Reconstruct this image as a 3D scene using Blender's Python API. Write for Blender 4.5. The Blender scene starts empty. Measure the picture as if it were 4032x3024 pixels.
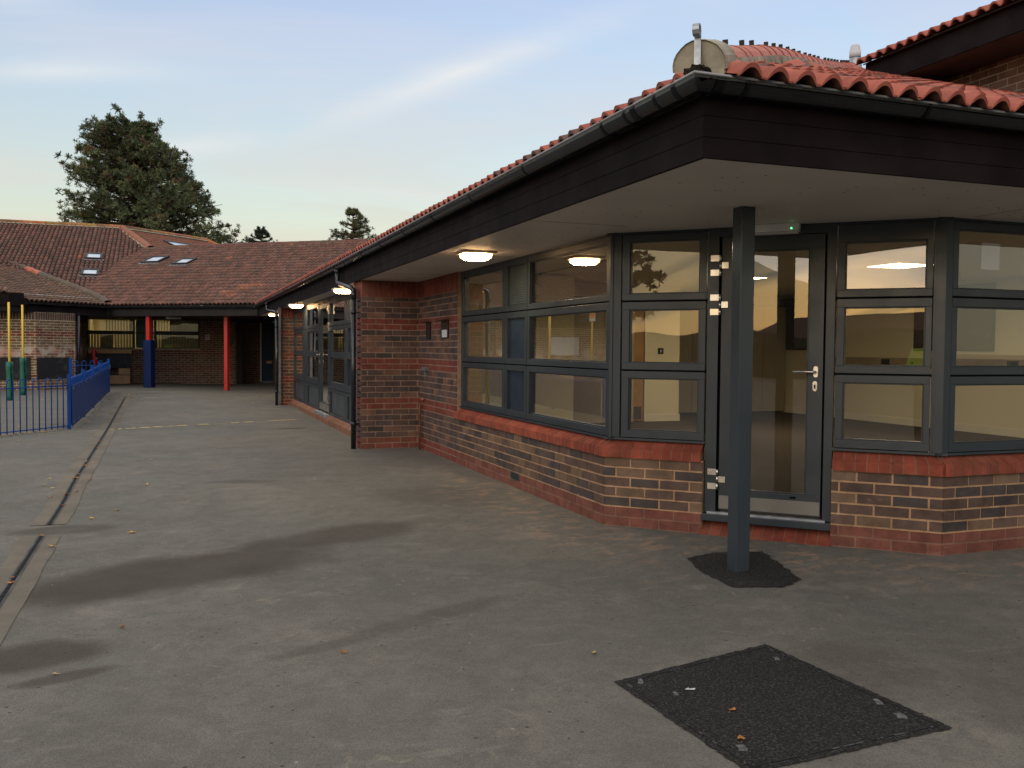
import bpy, math, random
from math import sin, cos, pi, radians, sqrt, hypot, atan2, floor
from mathutils import Vector, Matrix, noise
random.seed(7)
sc = bpy.context.scene
COL = sc.collection

# ------------------------------------------------------------------ camera
YAW, PITCH, ROLL, CAMH, FPX = 0.35395, -0.03857, 0.0078, 1.3388, 3601.5
cam_d = bpy.data.cameras.new("camera"); cam = bpy.data.objects.new("camera", cam_d); COL.objects.link(cam)
fw = Vector((sin(YAW)*cos(PITCH), cos(YAW)*cos(PITCH), sin(PITCH)))
rt = Vector((cos(YAW), -sin(YAW), 0)); up = rt.cross(fw)
r2 = cos(ROLL)*rt + sin(ROLL)*up; u2 = -sin(ROLL)*rt + cos(ROLL)*up
cam.matrix_world = Matrix(((r2.x, u2.x, -fw.x, 0), (r2.y, u2.y, -fw.y, 0), (r2.z, u2.z, -fw.z, CAMH), (0, 0, 0, 1)))
cam_d.sensor_width = 36; cam_d.lens = FPX/4032*36; cam_d.clip_start = 0.03; cam_d.clip_end = 2000
sc.camera = cam

# ------------------------------------------------------------------ sky and light
SUN_EL, SUN_AZ = radians(5), radians(225)
wd = bpy.data.worlds.new("World"); sc.world = wd; wd.use_nodes = True
wn, wl = wd.node_tree.nodes, wd.node_tree.links
wn.clear()
def WN(t, **k):
    n = wn.new(t)
    for a, b in k.items(): setattr(n, a, b)
    return n
out = WN('ShaderNodeOutputWorld'); bg = WN('ShaderNodeBackground'); wl.new(bg.outputs[0], out.inputs[0])
sky = WN('ShaderNodeTexSky', sky_type='NISHITA', sun_disc=False, sun_elevation=SUN_EL, sun_rotation=SUN_AZ)
sky.air_density = 1.0; sky.dust_density = 1.2; sky.ozone_density = 1.6
bg.inputs[1].default_value = 0.15
tc = WN('ShaderNodeTexCoord'); sep = WN('ShaderNodeSeparateXYZ'); wl.new(tc.outputs['Generated'], sep.inputs[0])
def wmath(op, a, b=None, clamp=False):
    n = WN('ShaderNodeMath', operation=op); n.use_clamp = clamp
    for i, v in enumerate((a, b)):
        if v is None: continue
        if isinstance(v, (int, float)): n.inputs[i].default_value = v
        else: wl.new(v, n.inputs[i])
    return n.outputs[0]
zz = wmath('MAXIMUM', sep.outputs[2], 0.0)
den = wmath('ADD', zz, 0.22)
cx_ = wmath('DIVIDE', sep.outputs[0], den); cy_ = wmath('DIVIDE', sep.outputs[1], den)
comb = WN('ShaderNodeCombineXYZ'); wl.new(cx_, comb.inputs[0]); wl.new(cy_, comb.inputs[1])
mp = WN('ShaderNodeMapping'); wl.new(comb.outputs[0], mp.inputs[0])
mp.inputs['Rotation'].default_value = (0, 0, radians(28)); mp.inputs['Scale'].default_value = (0.55, 1.5, 1)
mp.inputs['Location'].default_value = (1.3, 0.4, 0)
nz = WN('ShaderNodeTexNoise'); wl.new(mp.outputs[0], nz.inputs[0])
nz.inputs['Scale'].default_value = 0.9; nz.inputs['Detail'].default_value = 5; nz.inputs['Roughness'].default_value = 0.55; nz.inputs['Distortion'].default_value = 0.6
cr = WN('ShaderNodeValToRGB'); wl.new(nz.outputs[0], cr.inputs[0])
cr.color_ramp.elements[0].position = 0.46; cr.color_ramp.elements[0].color = (0, 0, 0, 1)
cr.color_ramp.elements[1].position = 0.66; cr.color_ramp.elements[1].color = (1, 1, 1, 1)
haze = wmath('POWER', wmath('SUBTRACT', 1.0, wmath('MULTIPLY', zz, 1.9, True), True), 2.2)   # thicker veil of thin cloud towards the horizon
veil = wmath('ADD', wmath('MULTIPLY', cr.outputs[0], 0.38), wmath('ADD', wmath('MULTIPLY', haze, 0.25), 0.60), True)
zr = WN('ShaderNodeValToRGB'); wl.new(zz, zr.inputs[0])
zr.color_ramp.elements[0].position = 0.0; zr.color_ramp.elements[0].color = (0.99, 0.92, 0.62, 1)
zr.color_ramp.elements[1].position = 0.62; zr.color_ramp.elements[1].color = (1.75, 1.62, 1.46, 1)
e = zr.color_ramp.elements.new(0.12); e.color = (0.92, 0.90, 0.72, 1)
e = zr.color_ramp.elements.new(0.38); e.color = (0.665, 0.70, 1.02, 1)
e = zr.color_ramp.elements.new(0.26); e.color = (0.74, 0.83, 0.97, 1)
def wscale(c, k):
    n = WN('ShaderNodeMix', data_type='RGBA', blend_type='MULTIPLY'); n.inputs[0].default_value = 1
    wl.new(c, n.inputs[6]); n.inputs[7].default_value = (k, k, k, 1); return n.outputs[2]
mx = WN('ShaderNodeMix', data_type='RGBA'); wl.new(veil, mx.inputs[0])
SKY_K, CLOUD_K = 2.7, 5.35
wl.new(wscale(sky.outputs[0], SKY_K), mx.inputs[6]); wl.new(wscale(zr.outputs[0], CLOUD_K), mx.inputs[7])
mx2 = WN('ShaderNodeMix', data_type='RGBA'); 
nz2 = WN('ShaderNodeTexNoise'); wl.new(mp.outputs[0], nz2.inputs[0]); nz2.inputs['Scale'].default_value = 3.2; nz2.inputs['Detail'].default_value = 5
streak = None
for (sx_, sy_, ang, lx, ly, k_) in ((0.55, 1.82, -55.5, 0.75, 0.11, 1.0), (0.95, 1.25, -55, 0.5, 0.16, 0.6), (-0.22, 2.02, -12, 0.45, 0.10, 0.9), (0.02, 2.35, -30, 0.35, 0.12, 0.8), (-0.38, 1.75, 5, 0.4, 0.10, 0.7), (0.6, 2.5, -5, 0.8, 0.12, 0.4), (0.15, 1.35, 10, 0.6, 0.08, 0.5)):
    mq = WN('ShaderNodeMapping'); mq.vector_type = 'TEXTURE'; wl.new(comb.outputs[0], mq.inputs[0])
    mq.inputs['Location'].default_value = (sx_, sy_, 0); mq.inputs['Rotation'].default_value = (0, 0, radians(ang)); mq.inputs['Scale'].default_value = (lx, ly, 1)
    ln = WN('ShaderNodeVectorMath', operation='LENGTH'); wl.new(mq.outputs[0], ln.inputs[0])
    g_ = wmath('SUBTRACT', 1.25, wmath('ADD', ln.outputs['Value'], wmath('MULTIPLY', nz2.outputs[0], 0.55)), True)
    g_ = wmath('MULTIPLY', wmath('MULTIPLY', g_, g_), k_*0.75, True)
    streak = g_ if streak is None else wmath('MAXIMUM', streak, g_)
wl.new(wmath('ADD', wmath('MULTIPLY', cr.outputs[0], 0.30), streak, True), mx2.inputs[0])      # pale streaks of cirrus
wl.new(mx.outputs[2], mx2.inputs[6]); mx2.inputs[7].default_value = (5.7, 5.75, 5.75, 1)
wl.new(mx2.outputs[2], bg.inputs[0])

sd = bpy.data.lights.new("sun", 'SUN'); sd.energy = 0.95; sd.angle = radians(42); sd.color = (1.0, 0.84, 0.70)
so = bpy.data.objects.new("sun", sd); COL.objects.link(so)
sdir = Vector((sin(SUN_AZ)*cos(radians(24)), cos(SUN_AZ)*cos(radians(24)), sin(radians(24))))
so.rotation_euler = sdir.to_track_quat('Z', 'Y').to_euler()
so.location = (-20, -20, 15)
sc.view_settings.view_transform = 'Standard'; sc.view_settings.look = 'None'
sc.view_settings.exposure = 0.0; sc.view_settings.gamma = 1.0
sc.render.engine = 'CYCLES'
sc.cycles.use_denoising = True
sc.cycles.max_bounces = 8; sc.cycles.transparent_max_bounces = 12; sc.cycles.sample_clamp_indirect = 6.0
sc.cycles.caustics_reflective = False; sc.cycles.caustics_refractive = False

# ------------------------------------------------------------------ materials
class MT:
    def __init__(s, name):
        s.m = bpy.data.materials.new(name); s.m.use_nodes = True
        s.n = s.m.node_tree.nodes; s.l = s.m.node_tree.links
        s.b = s.n['Principled BSDF']; s.o = s.n['Material Output']
    def N(s, t, **k):
        n = s.n.new(t)
        for a, b in k.items(): setattr(n, a, b)
        return n
    def put(s, inp, v):
        if isinstance(v, bpy.types.NodeSocket): s.l.new(v, inp)
        else: inp.default_value = v
    def pos(s):
        return s.N('ShaderNodeNewGeometry').outputs['Position']
    def noise(s, scale, detail=3, rough=0.55, vec=None, dist=0.0, col=False):
        n = s.N('ShaderNodeTexNoise'); s.put(n.inputs['Vector'], vec or s.pos())
        n.inputs['Scale'].default_value = scale; n.inputs['Detail'].default_value = detail
        n.inputs['Roughness'].default_value = rough; n.inputs['Distortion'].default_value = dist
        return n.outputs[1 if col else 0]
    def ramp(s, v, a, b, c0=0.0, c1=1.0):
        n = s.N('ShaderNodeMapRange'); n.clamp = True; n.interpolation_type = 'SMOOTHSTEP'
        s.put(n.inputs[0], v); n.inputs[1].default_value = a; n.inputs[2].default_value = b
        n.inputs[3].default_value = c0; n.inputs[4].default_value = c1
        return n.outputs[0]
    def mix(s, f, a, b, mode='MIX'):
        n = s.N('ShaderNodeMix', data_type='RGBA', blend_type=mode)
        s.put(n.inputs[0], f)
        for i, v in ((6, a), (7, b)):
            if isinstance(v, tuple): n.inputs[i].default_value = (v[0], v[1], v[2], 1)
            else: s.put(n.inputs[i], v)
        return n.outputs[2]
    def math(s, op, a, b=0.0, clamp=False):
        n = s.N('ShaderNodeMath', operation=op); n.use_clamp = clamp
        s.put(n.inputs[0], a); s.put(n.inputs[1], b); return n.outputs[0]
    def attr(s, name='Col'):
        n = s.N('ShaderNodeAttribute'); n.attribute_name = name; return n.outputs[0]
    def map(s, scale, rot=(0, 0, 0), loc=(0, 0, 0)):
        n = s.N('ShaderNodeMapping'); s.l.new(s.pos(), n.inputs[0])
        n.inputs['Scale'].default_value = scale; n.inputs['Rotation'].default_value = rot; n.inputs['Location'].default_value = loc
        return n.outputs[0]
    def base(s, c, rough=0.6, spec=0.5, metal=0.0):
        if isinstance(c, tuple): s.b.inputs['Base Color'].default_value = (c[0], c[1], c[2], 1)
        else: s.l.new(c, s.b.inputs['Base Color'])
        s.put(s.b.inputs['Roughness'], rough); s.b.inputs['Specular IOR Level'].default_value = spec
        s.b.inputs['Metallic'].default_value = metal; return s
    def bump(s, h, strength=0.3, dist=0.01):
        n = s.N('ShaderNodeBump'); n.inputs['Strength'].default_value = strength; n.inputs['Distance'].default_value = dist
        s.l.new(h, n.inputs['Height']); s.l.new(n.outputs[0], s.b.inputs['Normal']); return s
M = {}
def simple(name, c, rough=0.6, spec=0.5, metal=0.0, var=0.15, vs=3.0, bs=0.0, bsc=40):
    t = MT(name); n = t.noise(vs, 4)
    col = t.mix(t.ramp(n, 0.3, 0.7), tuple(x*(1-var) for x in c), tuple(min(1, x*(1+var)) for x in c))
    r = t.ramp(t.noise(vs*2.3, 3), 0.25, 0.75, max(0.03, rough-0.08), min(1, rough+0.08))
    t.base(col, r, spec, metal)
    if bs: t.bump(t.noise(bsc, 4), bs, 0.004)
    M[name] = t.m; return t
simple('alu_grey', (0.021, 0.030, 0.039), 0.38, 0.5, var=0.10, vs=2)
simple('alu_edge', (0.02, 0.025, 0.03), 0.4, 0.4)
simple('gap_black', (0.004, 0.004, 0.005), 0.9, 0.1)
simple('lip_sky_sheen', (0.20, 0.215, 0.235), 0.3, 0.5)  # pale grey stands in for sky sheen on the black gutter rim
simple('gutter_black', (0.012, 0.014, 0.019), 0.20, 0.5, var=0.3, vs=5)
simple('post_paint', (0.034, 0.044, 0.055), 0.22, 0.5, var=0.03, vs=1)
simple('steel', (0.62, 0.60, 0.56), 0.28, 0.5, 1.0, var=0.06)
simple('kick_steel', (0.20, 0.19, 0.17), 0.42, 0.4, 0.5, var=0.03)
simple('galv', (0.32, 0.35, 0.38), 0.5, 0.5, 0.7, var=0.2, vs=14)
simple('galv_dull', (0.12, 0.125, 0.14), 0.6, 0.4, 0.3, var=0.3, vs=6)
simple('soffit_white', (0.68, 0.63, 0.58), 0.55, 0.4, var=0.05, vs=1.2)
simple('brown_wood', (0.0125, 0.0085, 0.0095), 0.8, 0.1, var=0.3, vs=2.5, bs=0.15, bsc=30)
simple('dark_brown', (0.009, 0.007, 0.008), 0.6, 0.3, var=0.3)
simple('dark_frame', (0.020, 0.018, 0.018), 0.5, 0.4)
simple('cream_wall', (0.74, 0.67, 0.48), 0.8, 0.3, var=0.03, vs=0.6)
simple('ceiling_tile', (0.62, 0.57, 0.46), 0.85, 0.2, var=0.03)
simple('carpet', (0.085, 0.07, 0.058), 0.95, 0.1, var=0.15, vs=30)
simple('white_gloss', (0.78, 0.73, 0.60), 0.35, 0.5, var=0.03)
simple('cupboard', (0.36, 0.31, 0.23), 0.5, 0.4, var=0.05)
simple('door_wood', (0.42, 0.22, 0.075), 0.45, 0.4, var=0.15, vs=4)
simple('dark_board', (0.075, 0.055, 0.040), 0.5, 0.4)
simple('trunk_grey', (0.34, 0.27, 0.18), 0.4, 0.4)
simple('socket_black', (0.02, 0.02, 0.02), 0.3, 0.5)
simple('orange_panel', (0.62, 0.27, 0.035), 0.5, 0.4, var=0.1)
simple('blue_panel', (0.010, 0.022, 0.042), 0.35, 0.5, var=0.15)
simple('louvre', (0.045, 0.058, 0.062), 0.45, 0.4)
simple('paper', (0.55, 0.55, 0.58), 0.7, 0.3, var=0.05)
simple('blue_paint', (0.003, 0.050, 0.25), 0.5, 0.2, var=0.12, vs=1.5)
t = MT('blue_board'); s_ = t.math('MULTIPLY', t.ramp(t.noise(1, 5, 0.6, t.map((9, 5, 2.2))), 0.55, 0.75), t.ramp(t.noise(1.7, 2), 0.45, 0.6))
t.base(t.mix(t.math('MULTIPLY', s_, 0.35), (0.002, 0.034, 0.165), (0.09, 0.15, 0.28)), 0.5, 0.2); M['blue_board'] = t.m
simple('pad_blue', (0.002, 0.014, 0.075), 0.6, 0.2, var=0.15)
simple('pad_green', (0.012, 0.115, 0.075), 0.5, 0.4, var=0.2, vs=5)
simple('yellow_paint', (0.86, 0.58, 0.07), 0.4, 0.5, var=0.04)
simple('red_paint', (0.40, 0.018, 0.012), 0.45, 0.5, var=0.1)
simple('red_plastic', (0.42, 0.012, 0.02), 0.4, 0.5)
simple('ply', (0.62, 0.38, 0.21), 0.6, 0.3, var=0.1, vs=6)
simple('grey_board', (0.075, 0.085, 0.10), 0.7, 0.2, var=0.25, vs=9)
simple('teal', (0.055, 0.13, 0.145), 0.5, 0.3, var=0.15, vs=3)
simple('teal_line', (0.16, 0.15, 0.10), 0.6, 0.3)
simple('blue_door', (0.008, 0.03, 0.09), 0.45, 0.4)
simple('copper', (0.30, 0.11, 0.06), 0.5, 0.5, 0.6, var=0.2, vs=10)
simple('sign_white', (0.5, 0.5, 0.5), 0.4)
simple('casing_white', (0.8, 0.8, 0.78), 0.35)
simple('sign_red', (0.4, 0.03, 0.03), 0.4)
simple('sign_orange', (0.7, 0.25, 0.04), 0.4)
simple('blind', (0.32, 0.31, 0.24), 0.8, 0.2, var=0.12, vs=7)
simple('lead', (0.13, 0.14, 0.15), 0.6, 0.4)
simple('mortar_cap', (0.34, 0.31, 0.24), 0.9, 0.2, var=0.25, vs=7, bs=0.6, bsc=25)
simple('plate_grey', (0.11, 0.11, 0.115), 0.6, 0.4, var=0.5, vs=60)
simple('rail_dull', (0.10, 0.10, 0.10), 0.9, 0.1, var=0.3, vs=6)
simple('cement_dust', (0.25, 0.23, 0.19), 0.9, 0.2, var=0.25, vs=12)
simple('moss', (0.020, 0.016, 0.011), 0.95, 0.1, var=0.5, vs=40, bs=1, bsc=90)
simple('bark', (0.07, 0.045, 0.03), 0.9, 0.1, var=0.3, vs=8)
simple('timber_face', (0.055, 0.055, 0.052), 0.8)
simple('hivis', (0.55, 0.85, 0.03), 0.6, 0.3)
simple('trousers', (0.02, 0.02, 0.03), 0.8)
simple('skin', (0.45, 0.26, 0.18), 0.5)
simple('hair', (0.05, 0.035, 0.025), 0.6)
simple('phone', (0.02, 0.02, 0.02), 0.2)
simple('render_wall', (0.34, 0.27, 0.2), 0.9)
simple('roof_far', (0.16, 0.075, 0.05), 0.8, var=0.2)
simple('leaf_yellow', (0.62, 0.38, 0.06), 0.6, 0.3, var=0.3, vs=3)
simple('leaf_brown', (0.34, 0.15, 0.04), 0.7, 0.3, var=0.3, vs=3)
simple('leaf_pale', (0.50, 0.36, 0.16), 0.7, 0.3, var=0.2, vs=3)

def colmat(name, rough=0.85, spec=0.25, ns=14, nv=0.25, bs=0.5, bsc=60, bd=0.004, extra=None):
    t = MT(name); a = t.attr()
    n = t.noise(ns, 4, 0.6)
    c = t.mix(1.0, a, t.mix(t.ramp(n, 0.25, 0.75), (1-nv,)*3, (1+nv,)*3), 'MULTIPLY')
    if extra: c = extra(t, c)
    t.base(c, rough, spec); t.bump(t.noise(bsc, 5, 0.65), bs, bd)
    M[name] = t.m; return t
def ex_brick(t, c):
    n2 = t.noise(70, 3, 0.6)
    c = t.mix(t.math('MULTIPLY', t.ramp(n2, 0.58, 0.72), 0.45), c, (0.03, 0.025, 0.03))
    c = t.mix(t.ramp(t.noise(2.6, 5, 0.7), 0.45, 0.70, 0, 0.22), c, (0.24, 0.16, 0.10))
    # pale efflorescence and cement smears low on the wall
    w = t.math('MULTIPLY', t.ramp(t.noise(1, 5, 0.7, t.map((5, 5, 9))), 0.62, 0.74), t.ramp(t.noise(1.1, 2), 0.45, 0.62))
    return t.mix(t.math('MULTIPLY', w, 0.38), c, (0.42, 0.34, 0.26))
colmat('brick', ns=9, extra=ex_brick, bsc=55, bs=0.7)
def ex_chalk(t, c):
    sepn = t.N('ShaderNodeSeparateXYZ'); t.l.new(t.pos(), sepn.inputs[0]); z = sepn.outputs[2]
    band = t.math('MULTIPLY', t.ramp(z, 0.93, 1.08), t.ramp(z, 1.2, 1.42, 1, 0))
    low = t.math('MULTIPLY', t.ramp(z, 0.35, 0.5), t.ramp(z, 1.45, 1.75, 1, 0))
    nA = t.ramp(t.noise(3.2, 4, 0.6), 0.42, 0.56); nB = t.ramp(t.noise(9, 5, 0.75), 0.58, 0.66)
    tint = t.mix(t.ramp(t.noise(2.3, 1), 0.4, 0.6), (0.52, 0.47, 0.38), (0.52, 0.33, 0.27))
    c = t.mix(t.math('MULTIPLY', t.math('MULTIPLY', band, nA), 0.85), c, tint)
    return t.mix(t.math('MULTIPLY', t.math('MULTIPLY', low, nB), 0.45), c, (0.5, 0.46, 0.36))
colmat('brick_chalk', ns=9, extra=ex_chalk, bsc=55, bs=0.5)
def ex_tile(t, c):
    d = t.ramp(t.noise(6, 5, 0.7), 0.5, 0.68)
    return t.mix(t.math('MULTIPLY', d, 0.35), c, (0.10, 0.055, 0.045))
colmat('tile_new', rough=0.62, spec=0.35, ns=10, nv=0.2, bs=0.5, bsc=110, extra=ex_tile)
def ex_old(t, c):
    l = t.ramp(t.noise(24, 3, 0.6), 0.60, 0.68)
    c = t.mix(t.math('MULTIPLY', l, 0.3), c, (0.27, 0.22, 0.15))
    return t.mix(t.math('MULTIPLY', t.ramp(t.noise(2.2, 4, 0.7), 0.5, 0.7), 0.4), c, (0.075, 0.045, 0.035))
colmat('tile_old', rough=0.75, spec=0.3, ns=8, nv=0.3, bs=0.4, bsc=80, extra=ex_old)
colmat('leafcol', rough=0.7, spec=0.2, ns=2, nv=0.25, bs=0, bsc=5)

t = MT('blackboard'); n = t.noise(5, 6, 0.75, dist=0.8); n2 = t.noise(1.6, 3)
t.base(t.mix(t.math('MULTIPLY', t.math('MULTIPLY', t.ramp(n, 0.5, 0.75), t.ramp(n2, 0.4, 0.6)), 0.5), (0.022, 0.022, 0.026), (0.28, 0.28, 0.30)), 0.8, 0.2); M['blackboard'] = t.m

def glass(name, tint, k, rough=0.0):
    m = bpy.data.materials.new(name); m.use_nodes = True; n = m.node_tree.nodes; l = m.node_tree.links; n.clear()
    o = n.new('ShaderNodeOutputMaterial'); mxs = n.new('ShaderNodeMixShader'); tr = n.new('ShaderNodeBsdfTransparent'); gl = n.new('ShaderNodeBsdfGlossy')
    tr.inputs[0].default_value = (*tint, 1); gl.inputs['Roughness'].default_value = rough; gl.inputs[0].default_value = (1, 1, 1, 1)
    fr = n.new('ShaderNodeFresnel'); fr.inputs[0].default_value = 1.5
    mu = n.new('ShaderNodeMath'); mu.operation = 'MULTIPLY'; mu.use_clamp = True; mu.inputs[1].default_value = k
    l.new(fr.outputs[0], mu.inputs[0])
    gm = n.new('ShaderNodeNewGeometry'); iv = n.new('ShaderNodeMath'); iv.operation = 'SUBTRACT'; iv.inputs[0].default_value = 1; l.new(gm.outputs['Backfacing'], iv.inputs[1])
    m2_ = n.new('ShaderNodeMath'); m2_.operation = 'MULTIPLY'; l.new(mu.outputs[0], m2_.inputs[0]); l.new(iv.outputs[0], m2_.inputs[1]); l.new(m2_.outputs[0], mxs.inputs[0]); l.new(tr.outputs[0], mxs.inputs[1]); l.new(gl.outputs[0], mxs.inputs[2]); l.new(mxs.outputs[0], o.inputs[0])
    # very slight waviness of the panes
    tcn = n.new('ShaderNodeNewGeometry'); ns = n.new('ShaderNodeTexNoise'); ns.inputs['Scale'].default_value = 1.3; l.new(tcn.outputs['Position'], ns.inputs['Vector'])
    bp = n.new('ShaderNodeBump'); bp.inputs['Strength'].default_value = 0.015; bp.inputs['Distance'].default_value = 0.05; l.new(ns.outputs[0], bp.inputs['Height']); l.new(bp.outputs[0], gl.inputs['Normal'])
    M[name] = m
glass('glass', (0.93, 0.92, 0.89), 2.4)
glass('glass_far', (0.75, 0.75, 0.7), 1.3)
glass('glass_dark', (0.65, 0.65, 0.65), 3.2)
def emit(name, c, s):
    m = bpy.data.materials.new(name); m.use_nodes = True; n = m.node_tree.nodes; l = m.node_tree.links
    b = n['Principled BSDF']; b.inputs['Base Color'].default_value = (0.8, 0.8, 0.8, 1); b.inputs['Emission Color'].default_value = (*c, 1); b.inputs['Emission Strength'].default_value = s
    M[name] = m
emit('lamp_glow', (1.0, 0.60, 0.27), 16.0)
emit('lamp_core', (1.0, 0.74, 0.42), 95.0)
emit('panel_glow', (1.0, 0.84, 0.58), 31.0)
emit('dim_glow', (1.0, 0.80, 0.45), 9.0)
emit('led_green', (0.1, 1.0, 0.3), 4.0)
simple('lamp_rim', (0.72, 0.62, 0.45), 0.3, 0.5)
simple('skylight_glass', (0.50, 0.60, 0.72), 0.05, 1.0, var=0.1, vs=5)

# ------------------------------------------------------------------ mesh builder
class MB:
    def __init__(s): s.v = []; s.f = []; s.mi = []; s.c = []; s.sm = []
    def face(s, pts, m=0, c=None, sm=False):
        i = len(s.v); s.v.extend([tuple(p) for p in pts]); s.f.append(tuple(range(i, i+len(pts)))); s.mi.append(m); s.c.append(c); s.sm.append(sm)
    def box(s, o, ax, ay, az, m=0, c=None):
        """o corner, three edge vectors (right handed)"""
        o = Vector(o); ax = Vector(ax); ay = Vector(ay); az = Vector(az)
        if ax.cross(ay).dot(az) < 0: ax, ay = ay, ax
        i = len(s.v)
        s.v.extend([tuple(o), tuple(o+ax), tuple(o+ax+ay), tuple(o+ay), tuple(o+az), tuple(o+ax+az), tuple(o+ax+ay+az), tuple(o+ay+az)])
        for q in ((0, 3, 2, 1), (4, 5, 6, 7), (0, 1, 5, 4), (1, 2, 6, 5), (2, 3, 7, 6), (3, 0, 4, 7)):
            s.f.append(tuple(i+k for k in q)); s.mi.append(m); s.c.append(c); s.sm.append(False)
    def b(s, x0, x1, y0, y1, z0, z1, m=0, c=None):
        s.box((x0, y0, z0), (x1-x0, 0, 0), (0, y1-y0, 0), (0, 0, z1-z0), m, c)
    def prism(s, poly, z0, z1, m=0, c=None, side=True):
        n = len(poly); A = sum(poly[i][0]*poly[(i+1) % n][1]-poly[(i+1) % n][0]*poly[i][1] for i in range(n))
        if A < 0: poly = poly[::-1]
        s.face([(p[0], p[1], z1) for p in poly], m, c); s.face([(p[0], p[1], z0) for p in poly[::-1]], m, c)
        if side:
            for i in range(n):
                a, b_ = poly[i], poly[(i+1) % n]
                s.face([(a[0], a[1], z0), (b_[0], b_[1], z0), (b_[0], b_[1], z1), (a[0], a[1], z1)], m, c)
    def tube(s, path, r, seg=10, m=0, c=None, cap=True, half=False):
        path = [Vector(p) for p in path]; rings = []; nrm = None
        rr = r if isinstance(r, (list, tuple)) else [r]*len(path)
        for i, p in enumerate(path):
            d = (path[min(i+1, len(path)-1)]-path[max(i-1, 0)]).normalized()
            if nrm is None:
                nrm = d.cross(Vector((0, 0, 1)))
                if nrm.length < 1e-3: nrm = Vector((1, 0, 0))
            nrm = (nrm - d*nrm.dot(d)).normalized(); bn = d.cross(nrm)
            rings.append([p+(nrm*cos(2*pi*k/seg)+bn*sin(2*pi*k/seg))*rr[i] for k in range(seg)])
        i0 = len(s.v)
        for rg in rings: s.v.extend([tuple(q) for q in rg])
        for i in range(len(rings)-1):
            for k in range(seg):
                a = i0+i*seg+k; b_ = i0+i*seg+(k+1) % seg
                s.f.append((a, a+seg, b_+seg, b_)); s.mi.append(m); s.c.append(c); s.sm.append(True)
        if cap:
            s.f.append(tuple(i0+k for k in range(seg))); s.mi.append(m); s.c.append(c); s.sm.append(False)
            s.f.append(tuple(i0+(len(rings)-1)*seg+k for k in range(seg))[::-1]); s.mi.append(m); s.c.append(c); s.sm.append(False)
    def cyl(s, x, y, z0, z1, r, seg=16, m=0, c=None): s.tube([(x, y, z0), (x, y, z1)], r, seg, m, c)
    def build(s, name, mats, parent=None, bevel=0.0):
        me = bpy.data.meshes.new(name); me.from_pydata(s.v, [], s.f)
        if not isinstance(mats, (list, tuple)): mats = [mats]
        for m in mats: me.materials.append(M[m])
        me.polygons.foreach_set('material_index', s.mi); me.polygons.foreach_set('use_smooth', s.sm)
        if any(c is not None for c in s.c):
            at = me.attributes.new('Col', 'FLOAT_COLOR', 'FACE'); fl = []
            for c in s.c: fl.extend((*(c or (0.5, 0.5, 0.5)), 1.0))
            at.data.foreach_set('color', fl)
        me.update()
        o = bpy.data.objects.new(name, me); COL.objects.link(o)
        if parent is not None:
            o.parent = parent; o.matrix_parent_inverse = parent.matrix_world.inverted() if parent.type != 'EMPTY' else Matrix.Translation(-parent.location) if parent.rotation_euler.z == 0 else parent.matrix_basis.inverted()
        if bevel:
            bm = o.modifiers.new('bevel', 'BEVEL'); bm.width = bevel; bm.segments = 2; bm.limit_method = 'ANGLE'
        return o
def tag(o, label, cat, group=None, kind=None):
    o['label'] = label
    if cat: o['category'] = cat
    if group: o['group'] = group
    if kind: o['kind'] = kind
    return o
def thing(name, loc, label, cat, group=None):
    o = bpy.data.objects.new(name, None); COL.objects.link(o); o.location = loc; o.empty_display_size = 0.2
    return tag(o, label, cat, group)
def struct(o): o['kind'] = 'structure'; return o
def copy_tree(o, parent=None):
    c = o.copy(); COL.objects.link(c)
    if parent is not None: c.parent = parent
    for ch in o.children: copy_tree(ch, c)
    return c
class Fr:
    """wall frame: origin, along direction u, outward normal n"""
    def __init__(s, ox, oy, dx, dy, nx, ny):
        l = hypot(dx, dy); s.o = Vector((ox, oy, 0)); s.d = Vector((dx/l, dy/l, 0)); l = hypot(nx, ny); s.n = Vector((nx/l, ny/l, 0))
    def P(s, u, o, z): return s.o+s.d*u+s.n*o+Vector((0, 0, z))
    def box(s, mb, u0, u1, o0, o1, z0, z1, m=0, c=None):
        mb.box(s.P(u0, o0, z0), s.d*(u1-u0), s.n*(o1-o0), (0, 0, z1-z0), m, c)
S2 = sqrt(2)
def ground_z(x, y):
    def ss(t): t = max(0, min(1, t)); return t*t*(3-2*t)
    s = (9.352-x-y)/S2
    near = -0.06*ss(s/1.3)*(1-ss((y-9)/5))
    far = 0.09*ss((y-17)/10)*(1-0.5*ss((x+0.5)/2.0))
    return near+far

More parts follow.
